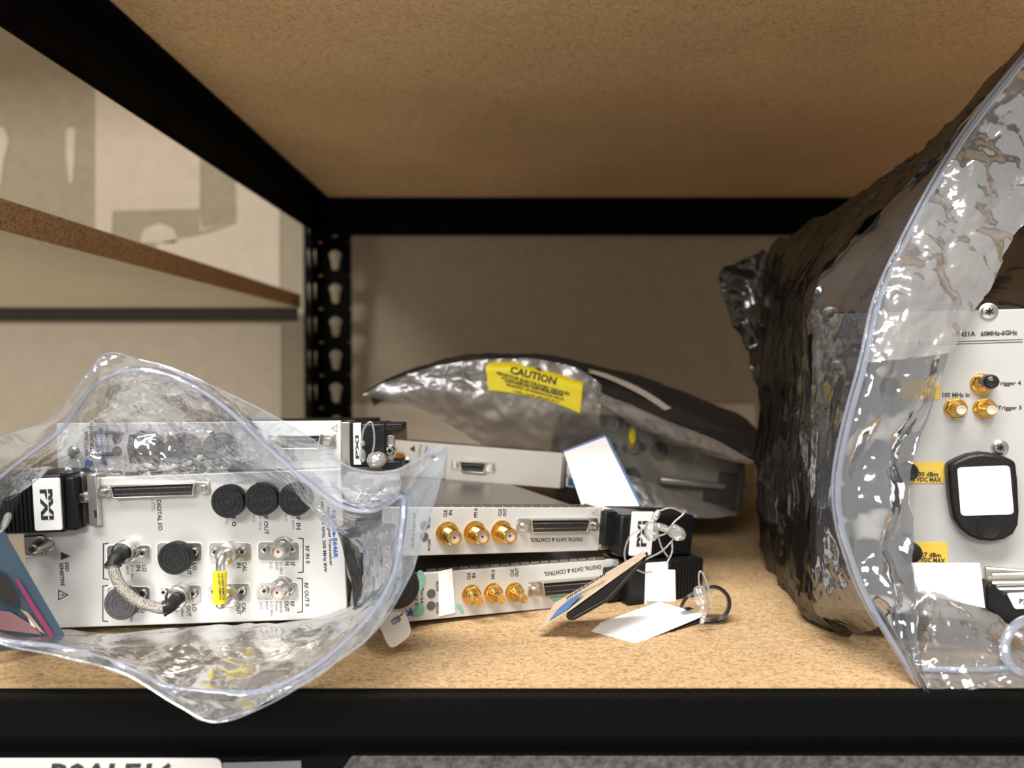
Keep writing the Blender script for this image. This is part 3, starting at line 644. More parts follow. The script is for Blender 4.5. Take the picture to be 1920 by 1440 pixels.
# left handle, bracket, thumb screw
x0, _ = V.L(-40, 950, .008); x1, _ = V.L(143, 950, .008); zb, zt = V.L(90, 1000, .008)[1], V.L(90, 889, .008)[1]
handle(V, x0, V.L(118, 950, .008)[0], zb, zt, V.L(65, 945, .008)[0], V.L(116.5, 945, .008)[0], True, -1, y0=-.008, y1=.012, bz=(V.L(90, 994, .008)[1], V.L(90, 896, .008)[1]), brot=-90)
MB().box(V.L(117, 945, .006)[0], V.L(143, 945, .006)[0], -.006, .010, V.L(130, 990)[1], V.L(130, 890)[1]).build('hinge_block', M['black'], V.o, .0012)
MB().box(V.L(143, 945)[0], V.L(165, 945)[0], -.002, .008, V.L(150, 984)[1], V.L(150, 890)[1]).build('hinge_plate', M['case'], V.o, .0006)
MB().box(V.L(164, 945, .003)[0], V.L(183, 945, .003)[0], -.003, .004, V.L(175, 984)[1], V.L(175, 888)[1]).build('end_bracket', M['steel'], V.o, .0004)
MB().box(V.L(176, 945, .003)[0], V.L(180, 945, .003)[0], -.0032, .001, V.L(178, 968)[1], V.L(178, 954)[1]).build('bracket_slot', M['hole'], V.o)
V.screw(153, 934, .0024, 'chrome', .004)
MB().box(V.L(48, 1030)[0], V.L(87, 1030)[0], -.0014, 0, V.L(60, 1043)[1], V.L(60, 1003)[1]).build('screw_plate', M['steel'], V.o, .0010)
V.cap(70, 1026, .0028, .004, 'case', .004, 'spring_cup'); V.screw(62, 1030, .0024, 'chrome', .009)

# ================================================================= E: slim module lying on the thick one
E = Mod('digital_module', 'slim silver module lying on the thick bagged one, marked with a hand drawn 4', 'module', (108, 884, .3165), (640, 879, .3165))
panel_body(E, E.len, .0205, .2, 'panel', back=False)
MB().box(.006, E.len - .006, .0022, .13, .0008, .0125).build('module_case', M['case'], E.o, .0006)
T = E.text
T('NATIONAL', 161.7, 831, 48, 7, 90, bold=.02); T('INSTRUMENTS', 172, 825, 66, 7, 90, bold=.02); T('NI PXIe-6548', 189.5, 836, 66, 8, 90, M['blue'], bold=.03); T('200 MHz HSDIO', 201, 828, 62, 6.5, 90, M['inkgrey'])
T('ACTIVE', 236.5, 803, 22, 6, 90, M['inkgrey']); T('ACCESS', 235.5, 862, 26, 6, 90, M['inkgrey']); T('CLK', 269, 800.5, 14, 7, 90, M['inkgrey']); T('IN', 281, 800.5, 9, 7, 90, M['inkgrey']); T('PFI 0', 339, 798, 18, 7, 90, M['inkgrey']); T('CLK', 401, 801, 15, 7, 90, M['inkgrey']); T('OUT', 410, 801, 16, 7, 90, M['inkgrey'])
E.decal('printed_emblem', [(157, 861), (163, 866), (164, 860), (169, 864), (172, 862), (176, 876), (170, 872), (168, 878), (163, 872), (158, 879), (160, 870)], M['blue'])
for x, y in ((219, 822), (220, 845.5)): E.disc('indicator', x, y, 9, M['led'])
mk = MB()
for q in ([(231, 813), (205, 811.5), (180, 811), (175.5, 815), (180, 828), (187, 848), (194, 862), (199.5, 872)], [(166, 849), (185, 851), (211, 852)]):
    mk.tube(spline([E.V(x, y, .0003) for x, y in q], 24), .00075, 8)
mk.build('marker_stroke', M['marker'], E.o)
for x, y, m in ((270, 841, 'cap'), (340, 845, 'capgrey'), (410, 845, 'capgrey')):
    E.cap(x, y, .0074, .007, m)
for a in (((246, 815), (247, 868)), ((279, 809), (288, 850)), ((318, 814), (320, 826)), ((398, 810), (398, 828))):
    p, q = E.V(*a[0], .0082), E.V(*a[1], .0082); MB().tube([p, (p + q) / 2 + Vector((0, -.001, 0)), q], .0009, 10).build('cap_strap', M['cap'], E.o)
E.screw(135, 848, .0022)
x0, zc = E.L(500, 828); x1, _ = E.L(632, 825); E.dconn(x0, x1, zc, .0031)
E.warn(628, 803, 7.5, 90, 'inkgrey')
def ebox(name, x0, y0, x1, y1, off, y1_, m, bev=.0004):
    a = E.L(x0, y1, off); c = E.L(x1, y0, off); return MB().box(a[0], c[0], -off, y1_, a[1], c[1]).build(name, M[m], E.o, bev)
ebox('end_bracket', 640, 791, 656, 879, .001, .010, 'steel')
ebox('hinge_block', 654, 792, 664, 876, .0005, .012, 'black')
ebox('ejector_handle', 663, 794, 723, 876, .004, .012, 'black', .0008)
bd = ebox('badge', 663, 793, 676.5, 872, .0046, -.003, 'badge', .0003)
T('PXI', 669.5, 838, 44, 6.5, 90, off=.0048, bold=.04)
ebox('handle_arm', 722, 794.5, 755, 808.5, .004, .008, 'black', .0004)
ebox('handle_arm', 716, 865, 752, 881, .004, .008, 'black', .0004)
ebox('screw_plate', 725, 815, 739, 864, .001, .002, 'steel')
E.screw(730.5, 845, .0021, 'chrome', .003)

# ================================================================= K: upright instrument in the big dark bag
K = Mod('radio_module', 'upright warm grey module in the big dark bag with yellow warning labels', 'module', (1528, 1195, .300), (1924, 1236, .2765))
KH = .1310
a = K.L(1526, 585); c = K.L(1917, 572)
MB().box(0, K.len, 0, .0025, .0125, KH).build('front_panel', M['panel_grey'], K.o, .0006)
MB().box(.003, K.len - .003, .0025, .205, .013, KH - .004).build('module_case', M['case'], K.o, .001)
for y in (0, 4.5): K.line([(1527, 649 + y), (1917, 636.5 + y)], 1.1, M['cap'], 'groove')
T = K.text
T('M9421A', 1807, 626.5, 44, 9.5, 1.5, bold=.035); T('60MHz-6GHz', 1873, 624.5, 69, 9.5, 1.5, bold=.035); T('KEYSIGHT', 1565, 633, 56, 9, 1.5, M['inkgrey'], bold=.02); T('VXT', 1640, 630, 24, 9, 1.5, M['inkgrey'], bold=.02)
T('Trigger 4', 1891, 719.5, 47, 10, 1.5, bold=.025); T('Trigger 3', 1893, 765.5, 45, 10, 1.5, bold=.025); T('100 MHz In', 1792.5, 740.5, 51, 9, 1, bold=.025); T('Trigger 1', 1588, 722, 40, 9, 1); T('Trigger 2', 1586, 766, 40, 9, 1); T('IF Out', 1562, 664, 34, 8, 1); T('Out', 1700, 1002, 20, 8, 1)
for x, y in ((1791, 766), (1846, 766), (1841, 720)): K.smb(x, y, .0095, .95, 'ptfe')
for x, y in ((1556, 722), (1556, 768)): K.smb(x, y, .0095, .95)
def dome(px, py, r, off=.010, h=.006):
    x, z = K.L(px, py, off); MB().lathe((x, 0, z), [(r * .9, off - h), (r, off - h + .0006), (r, off - .002), (r * .86, off - .0006), (r * .5, off), (0, off + .0001)], (0, -1, 0), 28).build('dust_cap', M['blackgloss'], K.o, sharp=60)
dome(1861, 716, .0027, .0115, .009); dome(1567, 722, .0033); dome(1567, 766, .0033); dome(1705, 886, .0036); dome(1711, 1039, .0038); dome(1672, 727, .0036)
for x, y, r in ((1855, 584, .0026), (1876, 839.5, .0024), (1571, 690, .0024), (1557, 590, .0026)): K.screw(x, y, r, 'chrome', .0012)
K.rect('warning_label', 1700, 866.5, 1770, 906, M['ochre'], .0003, .0003, .0008); K.rect('warning_label', 1708, 1017, 1776.5, 1060, M['ochre'], .0003, .0003, .0008); K.rect('warning_label', 1690, 711, 1762, 749, M['ochre'], .0003, .0003, .0008)
T('+30 dBm', 1737, 889, 45, 8.5, 1, off=.0005, bold=.03); T('5 VDC MAX', 1738, 899, 54, 8.5, 1, off=.0005, bold=.03); T('+27 dBm', 1742, 1040, 45, 8.5, 1, off=.0005, bold=.03); T('5 VDC MAX', 1745, 1050, 54, 8.5, 1, off=.0005, bold=.03)
for x, y in ((1739, 876.5), (1745, 1027)):
    K.line([(x - 8, y + 6), (x, y - 7), (x + 8, y + 6), (x - 8, y + 6)], 1.3, M['ink'], 'warning_symbol'); K.line([(x, y - 2), (x, y + 3)], 1.2, M['ink'], 'warning_symbol')
# black key holder with blank white face
hp = [K.L(x, y, .007) for x, y in ((1777, 872), (1795, 862), (1816, 853), (1840, 849), (1866, 851), (1888, 858), (1905, 866), (1909, 900), (1912, 960), (1910, 985), (1901, 1002), (1884, 1012), (1862, 1016), (1838, 1014), (1818, 1006), (1802, 993), (1788, 972), (1781, 930))]
MB().prism(hp, -.007, 0).build('display_holder', M['black'], K.o, .0012)
K.decal('blank_face', [(1795, 877), (1893, 873), (1901, 964), (1802, 967)], M['white'], .0075, .0006, .0015)
x, z = K.L(1853, 989, .007); MB().lathe((x, 0, z), [(.0040, .0068), (.0039, .0074), (.0030, .0072), (0, .0070)], (0, -1, 0), 24).build('round_button', M['black'], K.o)
# ejector at the lower right
MB().box(K.L(1844, 1090)[0], K.L(1960, 1090)[0], -.0022, 0, K.L(1880, 1120)[1], K.L(1880, 1063)[1]).build('ejector_plate', M['steel'], K.o, .0005)
for y in (1078, 1094, 1106):
    MB().tube([K.V(1860, y, .005), K.V(1907, y - 1, .005), K.V(1940, y - 2, .005)], .0009, 12).build('spring_bar', M['chrome'], K.o)
MB().prism([K.L(x, y, .008) for x, y in ((1849, 1102), (1857, 1092), (1866, 1102), (1884, 1112), (1940, 1110), (1945, 1200), (1900, 1176), (1872, 1158), (1849, 1140))], -.008, .002).build('ejector_handle', M['black'], K.o, .0008)
bd = K.decal('badge', [(1888, 1113), (1935, 1111), (1935, 1141), (1903, 1142)], M['badge'], .0086, .0006, .0008)
T('PXI', 1921, 1128, 20, 10, 0, off=.0088, bold=.03)

# ================================================================= Fm: module inside the rear bag
G = Mod('signal_module', 'blurred silver module inside the rear grey bag under the yellow caution label', 'module', (1040, 937, .470), (1380, 968, .470))
MB().box(0, G.len, 0, .0024, 0, .0535).build('front_panel', M['panel_grey'], G.o, .0004)
MB().box(.005, G.len - .005, .0024, .16, .001, .047).build('module_case', M['case'], G.o, .0006)
G.screw(1067, 787, .0032, 'chrome', .002)
for x, y in ((1110, 835), (1128, 830), (1140, 793), (1162, 795), (1150, 838), (1182, 796), (1205, 800), (1175, 840), (1205, 838)): G.screw(x, y, .0024, 'case', .001)
for x, y in ((1148, 795), (1185, 838)): G.sma(x, y, .006, m='chrome')
MB().tube([G.V(1187, 800, .006), G.V(1186, 815, .009), G.V(1184, 838, .006)], .0024, 12).build('yellow_sleeve', M['yellow'], G.o)
G.cap(1237, 845, .0052, .006); G.cap(1185, 892, .0050, .006)
for x, y in ((1085, 822), (1100, 815)): G.text('SENSITIVE', x, y, 30, 4, 88)
MB().box(G.L(1238, 905, .010)[0], G.L(1362, 905, .010)[0], -.010, 0, G.L(1300, 913, .010)[1], G.L(1300, 902, .010)[1]).build('ledge_bracket', M['steel'], G.o, .0006)
MB().box(G.L(1345, 915)[0], G.L(1384, 915)[0], -.006, .006, G.L(1365, 946)[1], G.L(1365, 885)[1]).build('ejector_handle', M['black'], G.o, .001)
MB().box(G.L(1320, 905)[0], G.L(1372, 905)[0], -.004, .002, G.L(1345, 946)[1], G.L(1345, 917)[1]).build('recess', M['hole'], G.o, .0006)
letter_on(lab, 'B0ALE16', W(205, 1452, yl - .00075), (1, 0, 0), (0, 0, 1), 232 * .2505 / F, 44 * .2505 / F, M['blue'] if False else M['ink'], .03, .2)
# ------------------------------------------------------------------ bags
def rows_of(cols, deps):
    """cols: per column a list of (px,py); deps: per column list of depths -> rows of world points"""
    nr = len(cols[0]); return [[W(cols[i][j][0], cols[i][j][1], deps[i][j]) for i in range(len(cols))] for j in range(nr)]
def film_sheet(name, pixrows, m, parent, nu=60, nv=30, amp=.0008, freq=60, seed=0.0, stretch=(1, 1, 1), bulge=None):
    g = sheet([[W(*p) for p in r] for r in pixrows], nu, nv, amp, freq, False, seed, stretch)
    if bulge:
        for j, r in enumerate(g):
            for i, p in enumerate(r): p.y += bulge(i / (nu - 1), j / (nv - 1))
    return grid_mb(g).build(name, M[m], parent, sharp=180), g
# ---- left open zip bag around the thick module
bagL = tag(empty('zip_bag', Matrix.Translation(W(400, 1290, .27))), 'clear crinkled zip bag gaping open around the module with the braided cable', 'bag')
LC = [  # rim, zip track, middle, inner end (pixels) and depths, clockwise from the far left
 ((-110, 930), (-60, 960), (-20, 985), (20, 992)), ((-20, 832), (20, 880), (40, 925), (62, 898)), ((98, 785), (116, 806), (108, 865), (112, 888)), ((158, 708), (172, 732), (152, 830), (152, 888)),
 ((203, 662), (216, 702), (205, 835), (200, 892)), ((275, 680), (276, 694), (270, 842), (270, 898)), ((350, 704), (345, 714), (340, 846), (340, 902)), ((450, 748), (424, 764), (405, 852), (410, 905)),
 ((528, 788), (502, 838), (470, 880), (480, 910)), ((598, 832), (585, 910), (545, 905), (560, 930)), ((658, 876), (640, 948), (605, 985), (612, 962)), ((742, 882), (700, 957), (645, 1000), (640, 1000)),
 ((832, 836), (752, 930), (690, 1000), (660, 1030)), ((824, 905), (757, 955), (695, 1025), (663, 1045)), ((795, 1000), (750, 1015), (700, 1060), (665, 1065)), ((766, 1085), (735, 1085), (700, 1112), (660, 1105)),
 ((702, 1185), (682, 1168), (660, 1150), (652, 1142)), ((600, 1262), (588, 1250), (580, 1200), (580, 1158)), ((500, 1322), (490, 1293), (480, 1215), (480, 1168)), ((405, 1354), (400, 1294), (390, 1225), (390, 1173)),
 ((328, 1320), (308, 1284), (290, 1228), (290, 1178)), ((230, 1262), (214, 1240), (200, 1212), (190, 1182)), ((112, 1230), (110, 1212), (108, 1196), (120, 1184)), ((-20, 1196), (-20, 1188), (0, 1182), (50, 1182)), ((-110, 1100), (-80, 1100), (-40, 1100), (20, 1090))]
LD = []
for rim, zp, md, inn in LC:
    t = min(max((rim[1] - 660) / 700, 0), 1)
    LD.append((.266 - .036 * t, .268 - .0215 * t, .284 - .012 * t, .2995))
rows = rows_of(LC, LD)
g = sheet(rows, 200, 46, .0011, 55, True, 1.3)
nc = len(LC)
grid_mb(g, True, lambda i, j: 1 if (15.6 < i / 200 * nc < 23.6) else 2 if 7.4 < i / 200 * nc <= 15.6 else 0).build('film', [M['clear'], M['shield'], M['milky']], bagL, sharp=180)
zl = spline(rows[1], 220, True)
MB().tube([p + Vector((0, -.0006, 0)) for p in zl], .0008, 8, closed=True).build('zip_track', M['zip'], bagL)
MB().tube(spline(rows[0], 220, True), .0002, 6, closed=True).build('rim_edge', M['zip'], bagL)
MB().tube([W(760, 930, .2655), W(757, 960, .265), W(752, 1000, .264), (W(745, 1070, .262))], .0016, 10).build('zip_track', M['zip'], bagL)
film_sheet('inner_fold', [[(640, 985, .297), (690, 975, .285), (742, 985, .272)], [(650, 1040, .298), (700, 1040, .285), (748, 1060, .270)], [(655, 1100, .298), (690, 1110, .284), (730, 1110, .270)], [(664, 1172, .292), (676, 1190, .282), (702, 1178, .268)]], 'smokedark', bagL, 40, 40, .0016, 50, 5.1)
film_sheet('inner_fold', [[(630, 990, .2925), (645, 985, .2915)], [(655, 1080, .2925), (675, 1070, .2895)], [(668, 1180, .288), (690, 1165, .286)]], 'dark', bagL, 12, 30, .0008, 60, 8.1)
# upper flap of film in front of the slim module
film_sheet('top_fold', [[(215, 700, .272), (300, 700, .272), (400, 752, .272), (470, 800, .274)], [(190, 760, .295), (300, 752, .296), (410, 780, .296), (500, 830, .294)], [(160, 800, .304), (300, 800, .305), (410, 830, .305), (480, 850, .304)], [(120, 878, .306), (300, 884, .307), (400, 888, .307), (470, 898, .306)], [(114, 892, .303), (300, 902, .303), (400, 908, .303), (480, 910, .302)]],
           'glossclear', bagL, 90, 50, .0022, 60, 3.7, bulge=lambda u, v: -.0030 * math.sin(3.1416 * u) * max(0, math.sin(6.283 * (v * 1.6 + .6 * u))))
film_sheet('embossed_patch', [[(652, 884, .2635), (700, 890, .2635), (748, 886, .2635)], [(640, 915, .2640), (695, 918, .2640), (752, 912, .2640)], [(660, 946, .2640), (700, 950, .2640), (742, 935, .2640)]], 'glossclear', bagL, 120, 90, .0006, 60, 4.2, bulge=lambda u, v: .00022 * math.sin(u * 150) * math.sin(v * 100))
# printed card slipped inside the mouth of that bag
cardH = MB().plate(rounded([W(-60, 905, .266), W(6, 993, .270), W(128, 1203, .286), W(-50, 1230, .2665)], .002), .0008).build('hang_card', M['teal'])
tag(cardH, 'teal and magenta printed card inside the left edge of the open bag', 'card')
def on_plate(pix, base, m, name, parent, off=.0003):
    """flat print on the plane of three pixel+depth points, drawn as an outline of pixels"""
    a, b, c = [W(*q) for q in base]; n = (b - a).cross(c - a).normalized(); e = Vector((0, 0, HC))
    if n.dot(e - a) < 0: n = -n
    pts = []
    for x, y in pix:
        d = W(x, y, .3) - e; t = (a + n * off - e).dot(n) / d.dot(n); pts.append(e + d * t)
    return MB().plate(pts, off * .5).build(name, m, parent)
hb = ((6, 993, .270), (128, 1203, .286), (-50, 1230, .2665))
on_plate([(26, 1084), (34, 1085), (62, 1130), (102, 1192), (92, 1194), (58, 1140)], hb, M['magenta'], 'printed_band', cardH)
on_plate([(-40, 1140), (20, 1148), (60, 1172), (78, 1190), (-40, 1176)], hb, M['pink'], 'printed_band', cardH)
on_plate([(0, 1070), (14, 1080), (36, 1120), (30, 1142), (-10, 1120)], hb, M['case'], 'printed_band', cardH)
on_plate([(51, 1156), (68, 1178), (58, 1172)], hb, M['white'], 'printed_band', cardH)
on_plate([(38, 1142), (52, 1148), (84, 1188), (74, 1184)], hb, M['tan'], 'printed_band', cardH)

# ---- rear grey bag with the caution label
bagB = tag(empty('shielding_bag', Matrix.Translation(W(1250, 965, .45))), 'grey shielding bag at the rear with a yellow caution label over its mouth', 'bag')
film_sheet('front_film', [[(680, 740, .43), (762, 701, .43), (850, 681, .43), (915, 674, .43), (1000, 673, .43), (1080, 690, .43), (1128, 722, .43)],
                          [(681, 741, .43), (765, 728, .428), (845, 735, .428), (912, 755, .428), (1000, 768, .428), (1075, 790, .428), (1125, 790, .43)],
                          [(682, 743, .43), (772, 761, .43), (837, 794, .435), (905, 833, .44), (980, 866, .45), (1060, 890, .455), (1125, 880, .455)]], 'haze', bagB, 80, 40, .0022, 38, 2.2)
film_sheet('top_film', [[(681, 740, .43), (762, 701, .43), (850, 681, .43), (915, 675, .43), (1000, 674, .43), (1080, 692, .43), (1120, 732, .43), (1190, 764, .43), (1262, 795, .43), (1340, 826, .43), (1412, 866, .43)],
                        [(690, 736, .47), (775, 694, .47), (862, 672, .47), (930, 668, .475), (1010, 669, .48), (1095, 683, .49), (1180, 700, .5), (1260, 727, .51), (1330, 756, .52), (1395, 784, .52), (1424, 815, .50)],
                        [(700, 760, .60), (780, 730, .60), (860, 720, .62), (930, 718, .62), (1010, 718, .62), (1095, 720, .62), (1180, 735, .62), (1260, 760, .62), (1330, 790, .62), (1380, 820, .6), (1405, 850, .56)]], 'darkgrey', bagB, 100, 40, .0013, 30, 4.4)
film_sheet('mouth_lip', [[(1117, 734, .4295), (1190, 764, .4295), (1262, 795, .4295), (1340, 826, .4295), (1413, 866, .4295)], [(1124, 758, .431), (1190, 796, .431), (1262, 822, .431), (1340, 848, .431), (1410, 868, .431)], [(1138, 764, .434), (1186, 800, .435), (1240, 826, .436), (1320, 852, .435), (1404, 870, .432)]], 'haze', bagB, 70, 16, .0010, 50, 6.0)
MB().tube(spline([W(1095, 722, .429), W(1117, 735, .429), W(1190, 764, .429), W(1262, 795, .429), W(1340, 826, .429), W(1413, 867, .429)], 50), .00045, 6).build('rim_edge', M['zip'], bagB)
film_sheet('inner_film', [[(1062, 770, .4605), (1200, 785, .4605), (1330, 840, .4605), (1400, 872, .4605)], [(1062, 850, .4605), (1200, 870, .4605), (1330, 900, .4605), (1400, 915, .4605)], [(1062, 930, .4605), (1200, 945, .4605), (1330, 955, .4605), (1392, 962, .4605)]], 'veil', bagB, 30, 20, .0012, 30, 2.9)
film_sheet('lower_film', [[(1075, 884, .452), (1130, 884, .45), (1185, 893, .442), (1250, 916, .44), (1320, 940, .44), (1378, 961, .441)], [(1085, 905, .446), (1140, 918, .444), (1190, 930, .436), (1255, 945, .434), (1325, 958, .435), (1382, 965, .438)], [(1090, 925, .444), (1140, 948, .44), (1195, 958, .434), (1260, 967, .432), (1330, 972, .432), (1385, 968, .436)]], 'haze', bagB, 60, 16, .0012, 40, 7.7)
film_sheet('side_film', [[(1384, 866, .446), (1402, 862, .455), (1420, 820, .49)], [(1384, 915, .446), (1400, 905, .455), (1416, 880, .49)], [(1376, 964, .440), (1398, 957, .452), (1412, 930, .49)]], 'shield', bagB, 14, 20, .0008, 50, 9.0)
film_sheet('bottom_film', [[(1090, 925, .444), (1195, 958, .434), (1330, 972, .432), (1398, 957, .452)], [(1100, 900, .50), (1200, 925, .50), (1330, 935, .50), (1405, 925, .50)], [(1110, 870, .60), (1200, 880, .60), (1320, 885, .60), (1390, 880, .60)]], 'dark', bagB, 30, 16, .0006, 40, 9.9)
film_sheet('white_seam', [[(1076, 686, .455), (1140, 702, .455), (1205, 730, .455), (1259, 765, .45)], [(1080, 692, .447), (1138, 710, .447), (1198, 738, .447), (1246, 769, .444)]], 'cream', bagB, 30, 4, .0002, 50, 3)
# caution label
dl = .4262
lg = [[W(*p) for p in r] for r in ([(924, 675, .432), (985, 681, .432), (1042, 697, .432), (1098, 716, .432)], [(911, 688, dl), (970, 691, dl), (1035, 707, dl), (1093, 724, dl)], [(913, 708, dl), (970, 713, dl), (1035, 729, dl), (1091, 748, dl)], [(915, 732, dl), (970, 739, dl), (1035, 754, dl), (1088, 776, dl)])]
g = sheet(lg, 40, 20, .0002, 40, False, 2)
cl = grid_mb(g).build('caution_label', M['yellow'], None, sharp=60); s_ = cl.modifiers.new('thick', 'SOLIDIFY'); s_.thickness = .0003
tag(cl, 'bright yellow caution label with black print folded over the rear bag', 'label')
g = sheet([[W(*p) for p in r] for r in ([(924, 675, .431), (985, 680, .431), (1042, 696, .431), (1098, 716, .431)], [(960, 667, .448), (1010, 675, .448), (1065, 692, .448), (1120, 711, .448)])], 20, 6, .0002, 40)
f_ = grid_mb(g).build('rear_fold', M['yellow'], cl, sharp=60)
def cap_line(t, x0, y0, x1, y1, h, bold=.02):
    p, q = W(x0, y0, dl - .0009), W(x1, y1, dl - .0009); ex = (q - p).normalized(); n = (p - Vector((0, 0, HC))).normalized(); ey = ex.cross(-n).normalized()
    if ey.z < 0: ey = -ey
    letter_on(cl, t, (p + q) / 2, ex, ey, (q - p).length, h * dl / F, M['ink'], bold)
cap_line('CAUTION', 957, 693, 1043, 715, 14.5, .035)
cap_line('SENSITIVE ELECTRONIC DEVICES', 931, 698.5, 1068, 739, 5.2, .03)
cap_line('DO NOT SHIP OR STORE NEAR STRONG', 941, 708, 1056, 740, 4.2, .03)
cap_line('ELECTROSTATIC, ELECTROMAGNETIC,', 947, 714.5, 1057, 743, 4.4, .03)
cap_line('MAGNETIC OR RADIOACTIVE FIELDS', 950, 721, 1057, 749, 4.2, .03)
cap_line('S-608, ULINE, 800-295-5510', 962, 733, 1048, 753.5, 4.0, .02)
on_plate([(1003, 691), (1010, 689), (1020, 689), (1012, 694)], ((957, 694, dl), (1043, 716, dl), (970, 739, dl)), M['ink'], 'printed_triangle', cl, .0008)

# ---- big dark bag at the right
bagR = tag(empty('shielding_bag', Matrix.Translation(W(1600, 1190, .30))), 'big dark smoky bag at right around the upright module', 'bag')
RZ = [(1945, 85, .300), (1840, 215, .296), (1770, 320, .290), (1700, 450, .281), (1650, 560, .272), (1622, 680, .264), (1590, 800, .263), (1572, 900, .263), (1577, 980, .263), (1600, 1060, .262), (1625, 1120, .260), (1655, 1175, .258), (1726, 1291, .2535)]
RA = [(1940, 82, .305), (1826, 212, .304), (1745, 310, .304), (1620, 430, .303), (1530, 545, .2965), (1523, 660, .2945), (1520, 790, .2940), (1519, 900, .2935), (1520, 1000, .293), (1524, 1085, .2925), (1534, 1150, .2925), (1604, 1188, .2885), (1716, 1290, .2538)]
RB = [(1936, 80, .31), (1808, 214, .316), (1715, 300, .33), (1565, 412, .38), (1490, 520, .38), (1470, 640, .37), (1464, 790, .37), (1464, 900, .365), (1470, 1010, .355), (1486, 1088, .335), (1522, 1154, .306), (1598, 1189, .2925)]
RS = [(1930, 78, .32), (1790, 224, .33), (1690, 318, .37), (1502, 430, .45), (1442, 478, .47), (1420, 690, .46), (1418, 800, .455), (1420, 900, .44), (1428, 1000, .42), (1455, 1086, .384), (1512, 1156, .326), (1590, 1190, .304)]
film_sheet('front_film', list(map(list, zip(RZ, [((a[0] + b[0]) / 2, (a[1] + b[1]) / 2, (a[2] + b[2]) / 2) for a, b in zip(RZ, RA)], RA)))[:12], 'smokedark', bagR, 40, 120, .0011, 55, 3.3, (1, 1, .6))
film_sheet('side_film', list(map(list, zip(RA[:12], RB, RS))), 'dark', bagR, 60, 130, .0030, 45, 1.1, (1, 1, .35))
RF = [(1990, 190, .300), (1985, 290, .298), (1945, 385, .294), (1898, 450, .287), (1838, 570, .276), (1783, 662, .267), (1738, 800, .273), (1709, 890, .272), (1712, 980, .270), (1710, 1060, .266), (1716, 1120, .263), (1722, 1180, .260), (1728, 1290, .2535)]
def mid(a, b, t, dd=0.0): return (a[0] * (1 - t) + b[0] * t, a[1] * (1 - t) + b[1] * t, a[2] * (1 - t) + b[2] * t + dd)
fl = [[a, mid(a, b, .35, -.003), mid(a, b, .7, -.002), b] for a, b in zip(RZ, RF)]
film_sheet('flap', fl[:6], 'bright', bagR, 50, 90, .0030, 38, 6.6)
film_sheet('flap', fl[5:], 'flap', bagR, 50, 110, .0022, 24, 7.6, bulge=lambda u, v: -.0030 * math.sin(6.283 * (v * 3.2 + .15 * u)) * math.sin(3.1416 * u) * min(1, 6 * v) - .0022 * math.sin(11 * u + 5 * v) * max(0.0, math.sin(3.1416 * u)) ** .5)
zp = [W(p[0], p[1], p[2] - .0008) for p in RZ]
MB().tube(spline(zp, 120), .0011, 10).build('zip_track', M['zip'], bagR)
MB().tube(spline([W(p[0] - 10, p[1] - 2, p[2] + .002) for p in RZ[:12]], 120), .0007, 8).build('zip_track', M['zip'], bagR)
film_sheet('lower_film', [[(1710, 1112, .268), (1748, 1106, .268), (1800, 1130, .268), (1868, 1152, .268), (1895, 1172, .268), (1960, 1150, .268)], [(1708, 1190, .264), (1760, 1185, .258), (1820, 1200, .260), (1880, 1215, .260), (1960, 1210, .262)], [(1710, 1250, .257), (1780, 1248, .255), (1850, 1252, .255), (1960, 1250, .255)], [(1728, 1292, .2485), (1790, 1290, .2485), (1860, 1290, .2485), (1960, 1290, .2485)]], 'shield', bagR, 80, 60, .0024, 34, 8.8)
MB().tube(spline([W(1729, 1254, .2555), W(1790, 1256, .2535), W(1850, 1256, .2535), W(1900, 1252, .254)], 40), .0010, 8).build('zip_track', M['zip'], bagR)
MB().tube(spline([W(1960, 1155, .262), W(1915, 1165, .260), W(1890, 1190, .257), W(1884, 1220, .255), (W(1896, 1250, .2535)), W(1935, 1275, .2525)], 50), .0016, 10).build('zip_track', M['zip'], bagR)
film_sheet('corner_wing', [[(1378, 487, .48), (1410, 478, .475), (1442, 474, .47), (1475, 560, .44)], [(1350, 512, .49), (1395, 540, .48), (1440, 560, .465), (1470, 620, .44)], [(1360, 575, .49), (1395, 610, .48), (1430, 640, .47), (1462, 660, .445)], [(1396, 655, .48), (1405, 680, .47), (1415, 720, .462), (1440, 740, .45)]], 'dark', bagR, 40, 40, .0040, 45, 5.5)
film_sheet('inner_film', [[(1690, 330, .345), (1800, 240, .345), (1990, 120, .345)], [(1640, 450, .345), (1800, 420, .34), (1990, 400, .335)], [(1560, 592, .312), (1760, 584, .303), (1990, 572, .295)]], 'dark', bagR, 40, 40, .0025, 40, 4.9)
film_sheet('top_fold', [[(1640, 385, .40), (1644, 350, .38), (1665, 318, .37)], [(1660, 372, .39), (1690, 335, .37), (1700, 300, .35)], [(1690, 350, .37), (1715, 315, .35), (1722, 288, .34)]], 'smoke', bagR, 24, 24, .0030, 60, 2.5)
# white blank paper label on the upright module
pl = MB().plate([W(1708, 1056, .271), W(1837, 1056, .271), W(1847, 1140, .2705), W(1722, 1112, .2712)], .0004).build('paper_label', M['white'])
tag(pl, 'white blank paper label hanging at the foot of the upright module', 'label')

